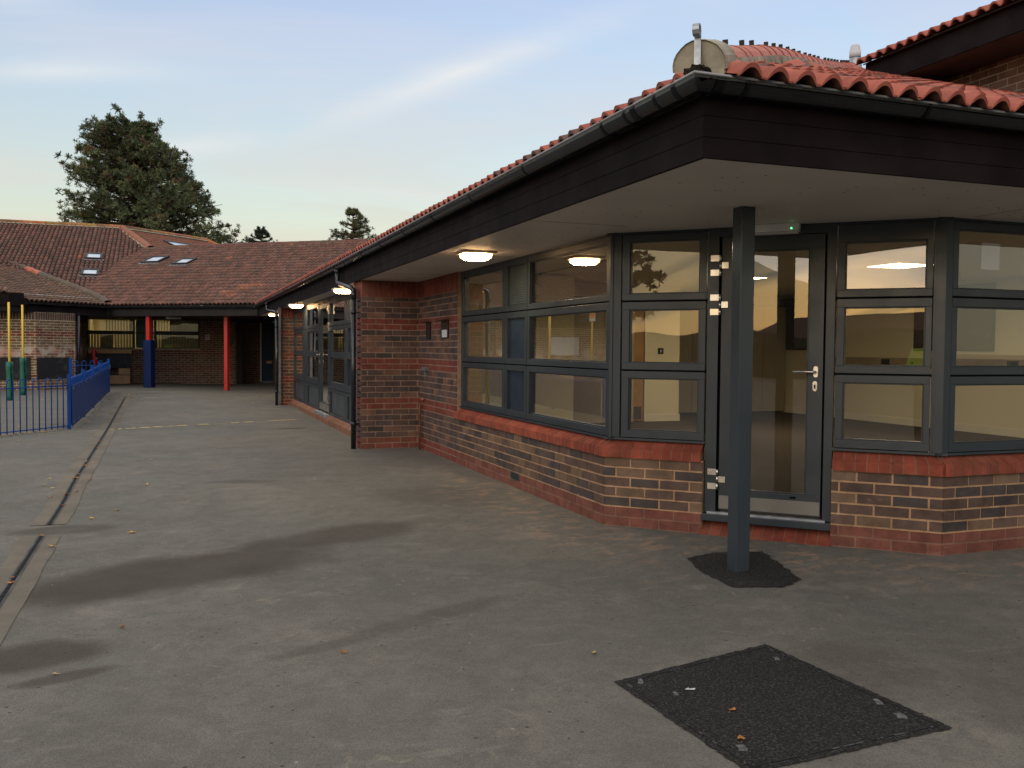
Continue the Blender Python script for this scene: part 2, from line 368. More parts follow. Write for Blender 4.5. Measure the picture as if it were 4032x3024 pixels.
# ------------------------------------------------------------------ ground
def axis(lo, hi, st, ext):
    a = []; x = lo
    while x < hi+1e-6: a.append(x); x += st
    return [-e_ for e_ in ext[::-1]]+a+ext
xs = axis(-14, 18, 0.4, [30, 60, 150, 500]); ys = axis(-8, 40, 0.4, [60, 120, 300, 700])
ys = [y if y > -100 else y for y in ys]; xs = sorted(set(xs)); ys = sorted(set(ys))
mb = MB(); W_ = len(xs)
for y in ys:
    for x in xs: mb.v.append((x, y, ground_z(x, y)))
for j in range(len(ys)-1):
    for i in range(W_-1):
        mb.f.append((j*W_+i, j*W_+i+1, (j+1)*W_+i+1, (j+1)*W_+i)); mb.mi.append(0); mb.c.append(None); mb.sm.append(True)
t = MT('asphalt')
P0 = t.pos()
def ell(cx, cy, rx, ry, rot, lo=0.75, hi=1.15, ns=1.4, na=0.5):
    n = t.N('ShaderNodeMapping'); n.vector_type = 'TEXTURE'; t.l.new(P0, n.inputs[0])
    n.inputs['Location'].default_value = (cx, cy, 0); n.inputs['Rotation'].default_value = (0, 0, radians(rot)); n.inputs['Scale'].default_value = (rx, ry, 1000)
    ln = t.N('ShaderNodeVectorMath', operation='LENGTH'); t.l.new(n.outputs[0], ln.inputs[0])
    nn = t.math('MULTIPLY', t.math('SUBTRACT', t.noise(ns, 4, 0.6), 0.5), na*2)
    return t.ramp(t.math('ADD', ln.outputs['Value'], nn), lo, hi, 1.0, 0.0)
c = t.mix(t.ramp(t.noise(0.35, 4, 0.6), 0.3, 0.7), (0.126, 0.123, 0.111), (0.168, 0.156, 0.135))
c = t.mix(t.math('MULTIPLY', t.ramp(t.noise(1.3, 5, 0.65, dist=0.6), 0.5, 0.72), 0.55), c, (0.235, 0.21, 0.178))
c = t.mix(t.math('MULTIPLY', t.ramp(t.noise(2.7, 4, 0.7, dist=1.0), 0.56, 0.7), 0.4), c, (0.095, 0.092, 0.086))
c = t.mix(t.ramp(t.noise(7.5, 5, 0.7, dist=0.5), 0.38, 0.62, 0.38, 0.0), c, (0.086, 0.081, 0.070))
c = t.mix(t.math('MULTIPLY', t.ramp(t.noise(5.1, 5, 0.75, dist=1.5), 0.58, 0.70), 0.6), c, (0.25, 0.22, 0.17))
c = t.mix(t.math('MULTIPLY', t.ramp(t.noise(0.8, 3, 0.5), 0.5, 0.62), 0.25), c, (0.125, 0.130, 0.110))
# pale scuffed streaks
st = t.ramp(t.noise(1, 5, 0.7, t.map((0.8, 4.5, 1), (0, 0, radians(-20)))), 0.60, 0.72)
c = t.mix(t.math('MULTIPLY', st, 0.32), c, (0.30, 0.275, 0.24))
# damp brown stains
for a in ((0.10, 6.0, 1.15, 0.52, 24, 0.85), (1.1, 6.72, 0.75, 0.30, 14, 0.7), (-0.62, 4.55, 0.40, 0.24, 20, 0.85), (-0.45, 4.22, 0.22, 0.07, 20, 0.7), (0.62, 4.25, .30, .07, 20, .4), (1.3, 4.6, .6, .1, 25, .35), (0.65, 9.4, 0.42, 0.13, -10, 0.5), (2.2, 8.0, 0.7, 0.5, -50, 0.28), (-.82, 7.63, .42, .2, 0, .6), (-.45, 5.72, .5, .28, 15, .7), (2.75, 3.2, 0.5, 0.35, 20, 0.4), (3.4, 2.6, 1.0, 0.5, 60, 0.3), (1.75, 15.3, 0.35, 0.10, 8, 0.75), (-0.6, 26, 0.5, 0.15, 0, 0.75)):
    c = t.mix(t.math('MULTIPLY', ell(*a[:5], 0.55, 1.15), a[5]), c, (0.058, 0.046, 0.036))
# sand and brick dust lying along the foot of the new brickwork
for a in ((2.75, 7.6, 0.45, 2.6, 0, 0.8), (3.5, 5.3, 1.7, 0.42, -45, 0.8), (5.8, 4.2, 1.8, 0.40, 0, 0.8), (2.6, 10.5, 0.6, 1.5, 0, 0.3)):
    dm = t.math('MULTIPLY', ell(*a[:5], 0.3, 1.3, 3, 0.5), t.ramp(t.noise(1, 5, 0.7, t.map((5, 9, 1))), 0.48, 0.64))
    c = t.mix(t.math('MULTIPLY', dm, a[5]*0.95), c, (0.30, 0.205, 0.14))
# aggregate: fine grain, dark pits, pale chips
g1 = t.noise(260, 2, 0.7)
c = t.mix(1.0, c, t.mix(t.ramp(g1, 0.3, 0.7), (0.62, 0.62, 0.62), (1.4, 1.4, 1.4)), 'MULTIPLY')
vo = t.N('ShaderNodeTexVoronoi'); vo.inputs['Scale'].default_value = 12; t.l.new(P0, vo.inputs[0])
pit = t.math('MULTIPLY', t.ramp(vo.outputs['Distance'], 0.07, 0.12, 1, 0), t.ramp(t.noise(3, 2), 0.44, 0.52))
c = t.mix(t.math('MULTIPLY', pit, 0.8), c, (0.03, 0.03, 0.03))
vo2 = t.N('ShaderNodeTexVoronoi'); vo2.inputs['Scale'].default_value = 4.3; t.l.new(P0, vo2.inputs[0])
c = t.mix(t.ramp(vo2.outputs['Distance'], 0.02, 0.035, 0.7, 0), c, (0.36, 0.35, 0.32))
t.base(c, t.ramp(t.noise(2, 3), 0.3, 0.7, 0.72, 0.92), 0.3)
t.bump(t.math('ADD', t.math('MULTIPLY', t.noise(260, 3, 0.7), 0.5), t.noise(30, 4, 0.6)), 0.6, 0.008)
M['asphalt'] = t.m
struct(mb.build('ground', 'asphalt'))

t = MT('new_tarmac'); g = t.noise(95, 4, 0.8)
c = t.mix(t.ramp(g, 0.46, 0.66), (0.006, 0.006, 0.007), (0.072, 0.069, 0.064))
c = t.mix(t.math('MULTIPLY', t.ramp(t.noise(3.2, 4, 0.6, dist=0.7), 0.55, 0.75), 0.25), c, (0.048, 0.043, 0.036))
t.base(c, 0.8, 0.3); t.bump(g, 0.8, 0.008); M['new_tarmac'] = t.m

t = MT('edge_worn'); t.base(t.mix(t.ramp(t.noise(16, 3, 0.6), 0.56, 0.62), (0.010, 0.010, 0.011), (0.085, 0.088, 0.10)), 0.6, 0.4); M['edge_worn'] = t.m
t = MT('slot_grate'); sp_ = t.N('ShaderNodeSeparateXYZ'); t.l.new(t.pos(), sp_.inputs[0]); t.base(t.mix(t.ramp(t.math('FRACT', t.math('MULTIPLY', sp_.outputs[1], 11.0)), 0.86, 0.90), (0.004, 0.004, 0.004), (0.025, 0.025, 0.027)), 0.8, 0.2); M['slot_grate'] = t.m
def rough_poly(pts, step, amp, seed=0):
    rnd = random.Random(seed); o = []
    for i, a in enumerate(pts):
        b_ = pts[(i+1) % len(pts)]; L = hypot(b_[0]-a[0], b_[1]-a[1]); n = max(1, int(L/step))
        for k in range(n):
            f = k/n; o.append((a[0]+(b_[0]-a[0])*f+rnd.uniform(-amp, amp), a[1]+(b_[1]-a[1])*f+rnd.uniform(-amp, amp)))
    return o
def patch(name, pts, mat, z, step=0.03, amp=0.006, seed=1, parent=None):
    p = rough_poly(pts, step, amp, seed); mb = MB(); cx = sum(q[0] for q in pts)/len(pts); cy = sum(q[1] for q in pts)/len(pts)
    for i in range(len(p)):
        a, b_ = p[i], p[(i+1) % len(p)]
        zc_ = lambda q: ground_z(*q)+z
        mb.face([(cx, cy, zc_((cx, cy))), (a[0], a[1], zc_(a)), (b_[0], b_[1], zc_(b_))])
    return mb.build(name, mat, parent)
K6 = 1.0448
pp = [(1.653, 3.261), (2.518, 3.459), (2.588, 2.458), (1.70, 2.40)]
pp = [(a*K6, b_*K6) for a, b_ in pp]
cov = thing('inspection_cover', (2.2, 3.0, -0.06), 'large square inspection cover filled with new black tarmac flush in grey asphalt', 'manhole cover')
patch('tarmac_fill', pp, 'new_tarmac', 0.005, 0.02, 0.005, 3, cov)
def lerp2(a, b_, f): return (a[0]+(b_[0]-a[0])*f, a[1]+(b_[1]-a[1])*f)
inn = [lerp2(q, (2.2, 3.02), 0.075) for q in pp]
rnd = random.Random(5)
for i in range(4):
    a, b_ = inn[i], inn[(i+1) % 4]; L = hypot(b_[0]-a[0], b_[1]-a[1]); d = Vector((b_[0]-a[0], b_[1]-a[1], 0))/L; nn_ = Vector((-d.y, d.x, 0)); mb = MB()
    mb.box(Vector((a[0], a[1], -0.0545)), d*L, nn_*0.005, (0, 0, 0.002)); mb.build('frame_edge', 'edge_worn', cov)
for i, (cx, cy, w, l) in enumerate(((1.83, 3.37, .030, .010), (2.55, 3.42, .022, .010), (2.60, 2.72, .028, .017), (1.90, 3.20, .020, .008), (2.62, 2.86, .030, .012), (1.86, 2.68, .026, .015))):
    mb = MB(); a = rnd.uniform(.9, 1.3); ca, sa = cos(a), sin(a)
    pts = [(cx+ca*u_-sa*v_, cy+sa*u_+ca*v_) for u_, v_ in ((-w, -l), (-w*.3, -l*1.3), (w, -l*.8), (w*.8, l*1.1), (w*.1, l*.7), (-w*.9, l*1.2))]
    mb.prism(pts, -0.0548, -0.0530); mb.build('lifting_plate', 'plate_grey', cov)
o = patch('tarmac_patch', [(a*K6, b_*K6) for a, b_ in ((3.02, 4.98), (3.256, 5.0), (3.53, 4.90), (3.46, 4.60), (3.40, 4.33), (3.20, 4.25), (2.95, 4.36), (2.95, 4.7))], 'new_tarmac', 0.008, 0.025, 0.012, 7)
tag(o, 'rough black tarmac patch on the asphalt around the foot of the grey post', 'tarmac patch')
mb = MB(); mb.prism([(1.955, 3.215), (1.975, 3.225), (1.972, 3.213), (2.0, 3.212), (1.99, 3.20)], -0.05, -0.047)
tag(mb.build('paper_scrap', 'paper'), 'small white scrap of paper lying on the black tarmac cover', 'litter')

# drainage channel
def chan_x(y):
    pts = [(0, -0.88), (5.6, -0.899), (7.85, -0.919), (10.86, -0.937), (15.6, -1.0), (19, -1.06), (24.5, -1.13)]
    for (a, xa), (b_, xb) in zip(pts, pts[1:]):
        if y <= b_: return xa+(xb-xa)*(y-a)/(b_-a)
    return pts[-1][1]
def ribbon(mb, y0, y1, off0, off1, z, m=0, step=0.4, jit=0):
    y = y0; rnd = random.Random(int(off0*1000)+3)
    while y < y1-1e-6:
        yb = min(y+step, y1); j = jit*(rnd.random()-0.5)
        P_ = [(chan_x(y)+off0+j, y), (chan_x(y)+off1+j, y), (chan_x(yb)+off1+j, yb), (chan_x(yb)+off0+j, yb)]
        mb.face([(p[0], p[1], ground_z(*p)+z) for p in P_], m); y = yb
t = MT('channel_concrete'); c = t.mix(t.ramp(t.noise(1.2, 5, 0.7), 0.35, 0.65), (0.135, 0.122, 0.100), (0.20, 0.172, 0.135)); c = t.mix(t.ramp(t.noise(180, 2), 0.4, 0.8, 0, 0.4), c, (0.09, 0.085, 0.08)); t.base(c, 0.9, 0.2).bump(t.noise(120, 4), 0.4, 0.005); M['channel_concrete'] = t.m
for (y0, y1, lab) in ((2.2, 7.40, 'near length of slotted drainage channel in pale concrete, before the tarmac gap'), (7.86, 24.3, 'long far length of slotted drainage channel running towards the covered far wing')):
    dr = thing('drainage_channel', (chan_x(y0), y0, 0), lab, 'drain', 'slot drains across the playground')
    mb = MB(); ribbon(mb, y0, y1, -0.13, 0.13, 0.004, jit=0.012); mb.build('concrete_surround', 'channel_concrete', dr)
    for s_ in (-1, 1):
        mb = MB(); ribbon(mb, y0, y1, *sorted((s_*0.0125, s_*0.026)), 0.0066); mb.build('edge_rail', 'rail_dull', dr)
    mb = MB(); ribbon(mb, y0, y1, -0.0125, 0.0125, 0.0068)
    mb.build('slot_grate', 'slot_grate', dr)
#o = patch('trench_patch', [(-1.25, 7.42), (-0.55, 7.42), (-0.50, 7.84), (-1.25, 7.84)], 'asphalt', 0.004, 0.05, 0.02, 4); struct(o)

# painted boundary line with worn yellow dashes
t = MT('worn_paint'); c = t.mix(t.ramp(t.noise(14, 5, 0.7), 0.38, 0.55), (0.18, 0.17, 0.14), (0.60, 0.46, 0.22)); t.base(c, 0.85, 0.2); M['worn_paint'] = t.m
mb = MB(); A_, B_ = Vector((-1.9, 15.40, 0)), Vector((2.23, 17.16, 0)); d = (B_-A_).normalized(); nn_ = Vector((-d.y, d.x, 0)); L = (B_-A_).length
def lz(p, dz): return Vector((p.x, p.y, ground_z(p.x, p.y)+dz))
u = 0
while u < L:
    a = A_+d*u; b_ = A_+d*min(u+0.3, L); mb.face([lz(a-nn_*0.012, .004), lz(b_-nn_*0.012, .004), lz(b_+nn_*0.012, .004), lz(a+nn_*0.012, .004)]); u += 0.3
for x0, x1 in ((-.948, -.888), (-.816, -.769), (-.621, -.566), (-.70, -.62), (-.425, -.363), (-.50, -.43), (-.217, -.175), (-.30, -.22), (-.036, .018), (.06, .22), (.414, .585), (.959, 1.09), (1.175, 1.349), (1.597, 1.70), (1.72, 1.80), (1.83, 1.93), (1.96, 2.03), (2.05, 2.12)):
    f0 = (x0-A_.x)/d.x; f1 = (x1-A_.x)/d.x
    a = A_+d*f0+nn_*0.02; b_ = A_+d*f1+nn_*0.02; mb.face([lz(a, .0045), lz(b_, .0045), lz(b_+nn_*0.11, .0045), lz(a+nn_*0.11, .0045)])
struct(mb.build('painted_line', 'worn_paint'))

# ------------------------------------------------------------------ brickwork
def pal_new(course, rnd):
    if course in (1, 2, 8, 9, 15, 16, 22, 23): k = rnd.uniform(0.82, 1.12); return (0.165*k, 0.044*k, 0.033*k)
    r = rnd.random(); k = rnd.uniform(0.8, 1.15)
    if r < 0.6: return (0.088*k, 0.056*k, 0.050*k)
    if r < 0.85: return (0.066*k, 0.050*k, 0.047*k)
    return (0.15*k, 0.078*k, 0.055*k)
def pal_bay(course, rnd):
    if course in (1, 2): k = rnd.uniform(0.8, 1.1); return (0.165*k, 0.060*k, 0.045*k)
    r = rnd.random(); k = rnd.uniform(0.85, 1.2)
    if r < 0.5: return (0.100*k, 0.064*k, 0.051*k)
    if r < 0.75: return (0.150*k, 0.098*k, 0.064*k)
    return (0.058*k, 0.048*k, 0.046*k)
def pal_mix(course, rnd): return pal_new(course, rnd)
def pal_old(course, rnd):
    k = rnd.uniform(0.75, 1.25)
    if course in (15, 16, 22, 23) or rnd.random() < 0.06: return (0.17*k, 0.055*k, 0.035*k)
    return (0.165*k, 0.108*k, 0.068*k)
def pal_dark(course, rnd):
    k = rnd.uniform(0.75, 1.25)
    if course in (8, 9, 15, 16): return (0.16*k, 0.06*k, 0.045*k)
    return (0.145*k, 0.085*k, 0.064*k)
def cut(iv, holes, z0, z1):
    out_ = [iv]
    for (a, b_, c0, c1) in holes:
        if c1 <= z0+0.01 or c0 >= z1-0.01: continue
        nx = []
        for (p, q) in out_:
            if b_ <= p or a >= q: nx.append((p, q)); continue
            if a > p: nx.append((p, a))
            if b_ < q: nx.append((b_, q))
        out_ = nx
    return out_
def brick_wall(name, fr, u0, u1, z0, z1, pal, mortar, parent, holes=(), mat='brick', soldier=None, seed=1, thick=0.1, off=0.0):
    mb = MB(); rnd = random.Random(seed)
    zb = sorted({z0, z1, *[h[2] for h in holes if z0 < h[2] < z1], *[h[3] for h in holes if z0 < h[3] < z1]})
    for a, b_ in zip(zb, zb[1:]):
        for (p, q) in cut((u0, u1), holes, a, b_): fr.box(mb, p, q, -thick, 0, a, b_, 0, mortar)
    n = 0
    ztop = soldier[0] if soldier else z1
    while n*0.075 < ztop-0.02:
        c0 = n*0.075+0.0065; c1 = c0+0.062; n += 1
        if c1 <= z0+0.02: continue
        c0 = max(c0, z0+0.001); c1 = min(c1, ztop)
        for (p, q) in cut((u0, u1), holes, c0, c1):
            s_ = u0+off-(0.1125 if n % 2 else 0); k = floor((p-s_)/0.225)
            while s_+k*0.225 < q:
                a = max(s_+k*0.225+0.0065, p); b_ = min(s_+(k+1)*0.225-0.0065, q); k += 1
                if b_-a < 0.02: continue
                d = rnd.uniform(0.004, 0.0075)
                fr.box(mb, a, b_, 0.0002, d, c0+rnd.uniform(-.001, .001), c1+rnd.uniform(-.001, .001), 0, pal(n, rnd))
    if z0 < 0 and pal is pal_bay: fr.box(mb, u0, u1, .0001, .0022, -.09, .1435, 0, (.21, .115, .08))
    if soldier:
        for (p, q) in cut((u0, u1), holes, soldier[0], soldier[1]):
            x = p
            while x < q-0.01:
                k = rnd.uniform(0.8, 1.1); c = (0.19*k, 0.048*k, 0.036*k) if soldier[2] == 'red' else (0.10*k, 0.06*k, 0.045*k)
                fr.box(mb, x+0.005, min(x+0.070, q), 0.0002, 0.006, soldier[0]+0.005, soldier[1]-0.003, 0, c); x += 0.075
    return mb.build(name, mat, parent)
MO_NEW, MO_BAY, MO_OLD, MO_DK = (0.29, 0.195, 0.145), (0.42, 0.262, 0.155), (0.72, 0.62, 0.43), (0.38, 0.32, 0.26)

# ================================================================== CLASSROOM BLOCK
SF = 2.222
X1, Y1, Y2, X2 = 3.079, 6.273, 4.621, 4.731
blk = thing('classroom_building', (3.1, 9.0, 0), 'single storey brick classroom building with grey framed windows and red tiled roof', 'building')
fA = Fr(X1, 0, 0, 1, -1, 0)            # u = y
fB = Fr(X1, Y1, 1, -1, -1, -1)
fC = Fr(X2, Y2, 1, 0, 0, -1)           # u = x - X2
fP = Fr(2.306, 11.972, 1, 0, 0, -1)    # pillar front
fPs = Fr(2.306, 0, 0, 1, -1, 0)
SO = (2.003, 2.222, 'red')
brick_wall('brick_wall', fA, 10.17, 11.97, -0.1, SF, pal_new, MO_NEW, blk, soldier=SO, seed=2, off=.03)
brick_wall('brick_wall', fA, Y1, 10.168, -0.1, 0.53, pal_bay, MO_BAY, blk, seed=22, off=.07)
brick_wall('brick_wall', fB, 0, 0.748, -0.1, 0.53, pal_bay, MO_BAY, blk, seed=3, off=0.09)
brick_wall('brick_wall', fB, 1.64, 2.336, -0.1, 0.53, pal_bay, MO_BAY, blk, seed=4, off=0.05)
brick_wall('brick_wall', fC, 0, 6, -0.1, 0.53, pal_bay, MO_BAY, blk, seed=5, off=0.1)
brick_wall('brick_pier', fP, 0, 0.773, -0.1, SF, pal_new, MO_NEW, blk, soldier=SO, seed=6, thick=0.3, off=0.08)
brick_wall('brick_pier_side', fPs, 11.984, 12.45, -0.1, SF, pal_new, MO_NEW, blk, soldier=SO, seed=7, thick=0.2)
f2 = Fr(2.272, 21.30, 1, 0, 0, -1)
brick_wall('brick_pier', f2, 0, 0.30, -0.1, SF, pal_mix, MO_BAY, blk, soldier=SO, seed=8, thick=0.25, off=0.07)
f3 = Fr(3.35, 0, 0, 1, -1, 0)
brick_wall('brick_wall', f3, 21.5, 34.2, -0.1, SF, pal_dark, MO_DK, blk, seed=9)
# brick-on-edge sills with a sloping top
def sill(fr, u0, u1, z0, zt, out_, back, name='brick_sill', dull=1.0, mitre0=0.0, mitre1=0.0):
    mb = MB(); rnd = random.Random(int(u1*100)); x = u0
    zf = z0+(zt-z0)*0.48
    while x < u1-0.005:
        w = min(0.073, u1-x-0.001); k = rnd.uniform(0.85, 1.12)*dull; c = (0.235*k, 0.056*k, 0.034*k)
        if x+w > u1-0.03: w = u1-x
        a, b_ = x+0.0, x+w-0.005; j = rnd.uniform(-0.001, 0.001)
        def q(u, o, z):
            f = 0.0
            if u < u0+0.3 and mitre0: f = -mitre0*(o-0)*(1-(u-u0)/0.3)
            if u > u1-0.3 and mitre1: f = mitre1*(o-0)*(1-(u1-u)/0.3)
            return fr.P(u+f, o, z+j)
        A0, A1, A2, A3, A4 = [(q(a, out_, z0), q(b_, out_, z0)), (q(a, out_, zf), q(b_, out_, zf)), (q(a, out_-0.006, zf+0.004), q(b_, out_-0.006, zf+0.004)), (q(a, back, zt), q(b_, back, zt)), (q(a, back, z0), q(b_, back, z0))]
        for s0, s1 in ((A0, A1), (A1, A2), (A2, A3), (A3, A4), (A4, A0)): mb.face([s0[0], s0[1], s1[1], s1[0]], 0, c)
        mb.face([A0[0], A1[0], A2[0], A3[0], A4[0]], 0, c); mb.face([A0[1], A4[1], A3[1], A2[1], A1[1]], 0, c)
        x += 0.075
    fr.box(mb, u0+0.004, u1-0.004, back+0.002, out_-0.004, z0+0.003, zf-0.003, 0, (0.26*dull, 0.15*dull, 0.10*dull))
    mb.face([fr.P(u0+.004, out_-.006, zf-.0005), fr.P(u1-.004, out_-.006, zf-.0005), fr.P(u1-.004, back+.002, zt-.004), fr.P(u0+.004, back+.002, zt-.004)], 0, (0.26*dull, 0.15*dull, 0.10*dull))
    return mb.build(name, 'brick', blk)
sill(fA, Y1, 10.23, 0.525, 0.668, 0.028, -0.10, mitre0=0.414)
sill(fB, 0, 0.742, 0.525, 0.668, 0.028, -0.10, mitre0=0.414)
sill(fB, 1.645, 2.336, 0.525, 0.668, 0.028, -0.10, mitre1=0.414)
sill(fC, 0, 6, 0.525, 0.668, 0.028, -0.10, mitre0=0.414)
sill(fB, 0.735, 1.65, -0.06, 0.095, 0.03, -0.1, name='door_step', dull=0.8)

# windows: frames stand 40 mm behind the brick face
def unit(fr, u0, u1, z0, z1, g, fill='glass', off=-0.04, depth=0.07, parent=None, kind='window', louvre=False, bead=True):
    """g = (ug0, ug1, zg0, zg1) glass opening"""
    mb = MB(); a, b_, c0, c1 = g
    B = lambda p, q, r, s_, o0=off-depth, o1=off: fr.box(mb, p, q, o0, o1, r, s_)
    B(u0+.003, u1-.003, z0+.003, c0); B(u0+.003, u1-.003, c1, z1-.003); B(u0+.003, a, c0, c1); B(b_, u1-.003, c0, c1)
    w = mb.build(kind, 'alu_grey', parent, 0.002)
    mb = MB()
    for p, q, r, s_ in ((a, b_, c0, c0+.009), (a, b_, c1-.009, c1), (a, a+.009, c0+.009, c1-.009), (b_-.009, b_, c0+.009, c1-.009)): fr.box(mb, p, q, off-.05, off-.014, r, s_)
    mb.build('glazing_bead', 'alu_edge', w)
    if fill in ('glass', 'glass_dark'):
        mb = MB(); fr.box(mb, a+.001, b_-.001, off-.034, off-.028, c0+.001, c1-.001); mb.build('pane', fill, w)
    else:
        mb = MB(); fr.box(mb, a+.001, b_-.001, off-.034, off-.028, c0+.001, c1-.001)
        if louvre:
            z = c0+.02
            while z < c1-.02: fr.box(mb, a+.012, b_-.012, off-.028, off-.020, z, z+.012); z += 0.022
        mb.build('infill_panel', fill, w)
    return w
ROWS = [(0.672, 1.180, 0.730, 1.125), (1.186, 1.700, 1.240, 1.640), (1.706, 2.205, 1.757, 2.150)]
wrap = lambda: None
def bay(fr, u0, u1, a, b_, fill='glass', top=None, parent=blk):
    for i, (z0, z1, g0, g1) in enumerate(ROWS):
        fl = fill if not isinstance(fill, (list, tuple)) else fill[i]
        if top and i == 2: g1 = top
        unit(fr, u0, u1, z0, z1, (a, b_, g0, g1), fl, parent=parent, louvre=(fl == 'louvre'))
bay(fA, 8.667, 10.15, 8.74, 10.075)
bay(fA, 8.055, 8.661, 8.11, 8.602, ['blue_panel', 'blue_panel', 'louvre'])
bay(fA, 6.300, 8.049, 6.362, 7.99)
bay(fB, 0.107, 0.748, 0.166, 0.697)
bay(fB, 1.645, 2.246, 1.697, 2.205, top=2.083)
bay(fC, 0.075, 1.30, 0.125, 1.24)
bay(fC, 1.306, 2.6, 1.37, 2.53)
# dark backing behind the joints, corner posts, head and pressed sill
mb = MB()
for fr, u0, u1 in ((fA, 6.28, 10.168), (fB, 0.1, 0.755), (fB, 1.64, 2.25), (fC, 0.07, 2.7)):
    for z in (1.183, 1.703): fr.box(mb, u0, u1, -0.10, -0.05, z-.012, z+.012)
for u in (8.052, 8.664): fA.box(mb, u-.012, u+.012, -0.10, -0.05, .67, 2.21)
mb.build('frame_gasket', 'gap_black', blk)
mb = MB()
for fr, u0, u1 in ((fA, 6.25, 10.17), (fB, -0.02, 0.755), (fB, 1.637, 2.36), (fC, -0.02, 2.7)):
    fr.box(mb, u0, u1, -0.11, -0.028, .655, .671); fr.box(mb, u0, u1, -0.11, -0.045, 2.206, 2.2205)
mb.build('sill_pressing', 'alu_grey', blk)
mb = MB()   # mitred corner posts
def post_poly(p, n0, n1, w0, w1, off=0.036):
    # p corner of brick faces; offset both faces inward
    return p
def corner(cx, cy, d0, d1, n0, n1, w):
    c_ = Vector((cx, cy, 0)); n0 = Vector((*n0, 0)).normalized(); n1 = Vector((*n1, 0)).normalized(); d0 = Vector((*d0, 0)).normalized(); d1 = Vector((*d1, 0)).normalized()
    bis = (n0+n1).normalized(); k = 1/bis.dot(n0)
    o_ = c_-bis*0.034*k; i_ = c_-bis*0.12*k
    mb = MB(); mb.prism([tuple(v.xy) for v in (o_, o_+d0*w, o_+d0*w-n0*.07, i_, o_+d1*w-n1*.07, o_+d1*w)], .671, 2.2205)
    mb.build('corner_post', 'alu_grey', blk, 0.002)
corner(X1, Y1, (0, 1), (1, -1), (-1, 0), (-1, -1), 0.022)
corner(X2, Y2, (-1, 1), (1, 0), (-1, -1), (0, -1), 0.055)
mb = MB(); fB.box(mb, 2.248, 2.292, -0.11, -0.046, .672, 2.2205)
mb.build('jamb_post', 'alu_grey', blk, 0.002)
mb = MB(); fB.box(mb, 0.035, 0.098, -0.11, -0.043, .672, 2.2205)
mb.build('jamb_post', 'alu_grey', blk, 0.002)

# ---- entrance door
dr = MB()
fB.box(dr, 0.757, 0.838, -0.11, -0.036, 0.155, 2.2205); fB.box(dr, 1.578, 1.637, -0.11, -0.036, 0.155, 2.2205); fB.box(dr, 0.838, 1.578, -0.11, -0.038, 2.155, 2.2205)
door = dr.build('door_frame', 'alu_grey', blk, 0.002)
mb = MB(); fB.box(mb, 0.838, 0.856, -0.12, -0.08, 0.15, 2.155); fB.box(mb, 1.566, 1.578, -0.12, -0.075, .15, 2.155); mb.build('hinge_gap', 'gap_black', door)
mb = MB(); fB.box(mb, 0.742, 1.640, -0.12, 0.012, 0.100, 0.150); mb.build('threshold', 'alu_grey', door, 0.003)
mb = MB(); fB.box(mb, 0.78, 1.60, -0.06, -0.012, 0.1502, 0.165); mb.build('threshold_strip', 'galv', door)
mb = MB(); g = (0.985, 1.465, 0.325, 2.052)
fB.box(mb, 0.857, 1.565, -0.10, -0.04, .18, g[2]); fB.box(mb, 0.857, 1.565, -0.10, -0.04, g[3], 2.15); fB.box(mb, 0.857, g[0], -0.10, -0.04, g[2], g[3]); fB.box(mb, g[1], 1.565, -0.10, -0.04, g[2], g[3])
leaf = mb.build('door', 'alu_grey', blk, 0.002)
mb = MB(); fB.box(mb, g[0]+.001, g[1]-.001, -.07, -.064, g[2]+.001, g[3]-.001); mb.build('pane', 'glass', leaf)
mb = MB()
for p, q, r, s_ in ((g[0], g[1], g[2], g[2]+.01), (g[0], g[1], g[3]-.01, g[3]), (g[0], g[0]+.01, g[2]+.01, g[3]-.01), (g[1]-.01, g[1], g[2]+.01, g[3]-.01)): fB.box(mb, p, q, -.085, -.05, r, s_)
mb.build('glazing_bead', 'alu_edge', leaf)
mb = MB(); fB.box(mb, .862, 1.560, -.0395, -.0375, .190, .284); mb.build('kick_plate', 'kick_steel', leaf)
mb = MB(); fB.box(mb, 1.36, 1.40, -.04, -.03, .30, .312); mb.build('drain_cap', 'gap_black', leaf)
def pill(mb, fr, u, z, w, h, o0, o1):
    pts = []; r = w/2
    for k in range(9): a = pi*k/8; pts.append((u+r*cos(a), z+h/2-r+r*sin(a)))
    for k in range(9): a = pi+pi*k/8; pts.append((u+r*cos(a), z-h/2+r+r*sin(a)))
    mb.face([fr.P(p[0], o1, p[1]) for p in pts]); n = len(pts)
    for i in range(n):
        a, b_ = pts[i], pts[(i+1) % n]; mb.face([fr.P(a[0], o0, a[1]), fr.P(b_[0], o0, b_[1]), fr.P(b_[0], o1, b_[1]), fr.P(a[0], o1, a[1])])
mb = MB(); pill(mb, fB, 1.518, 1.195, .030, .078, -.04, -.030)
mb.tube([fB.P(1.518, -.03, 1.195), fB.P(1.518, .008, 1.195), fB.P(1.512, .018, 1.195), fB.P(1.50, .020, 1.195), fB.P(1.385, .020, 1.195), fB.P(1.378, .016, 1.195), fB.P(1.376, -.005, 1.195)], .0085, 10)
mb.build('handle', 'steel', leaf)
mb = MB(); pill(mb, fB, 1.514, 1.095, .030, .070, -.04, -.031); mb.build('lock_plate', 'steel', leaf)
mb = MB(); pill(mb, fB, 1.514, 1.092, .010, .030, -.031, -.0295); mb.build('keyhole', 'gap_black', leaf)
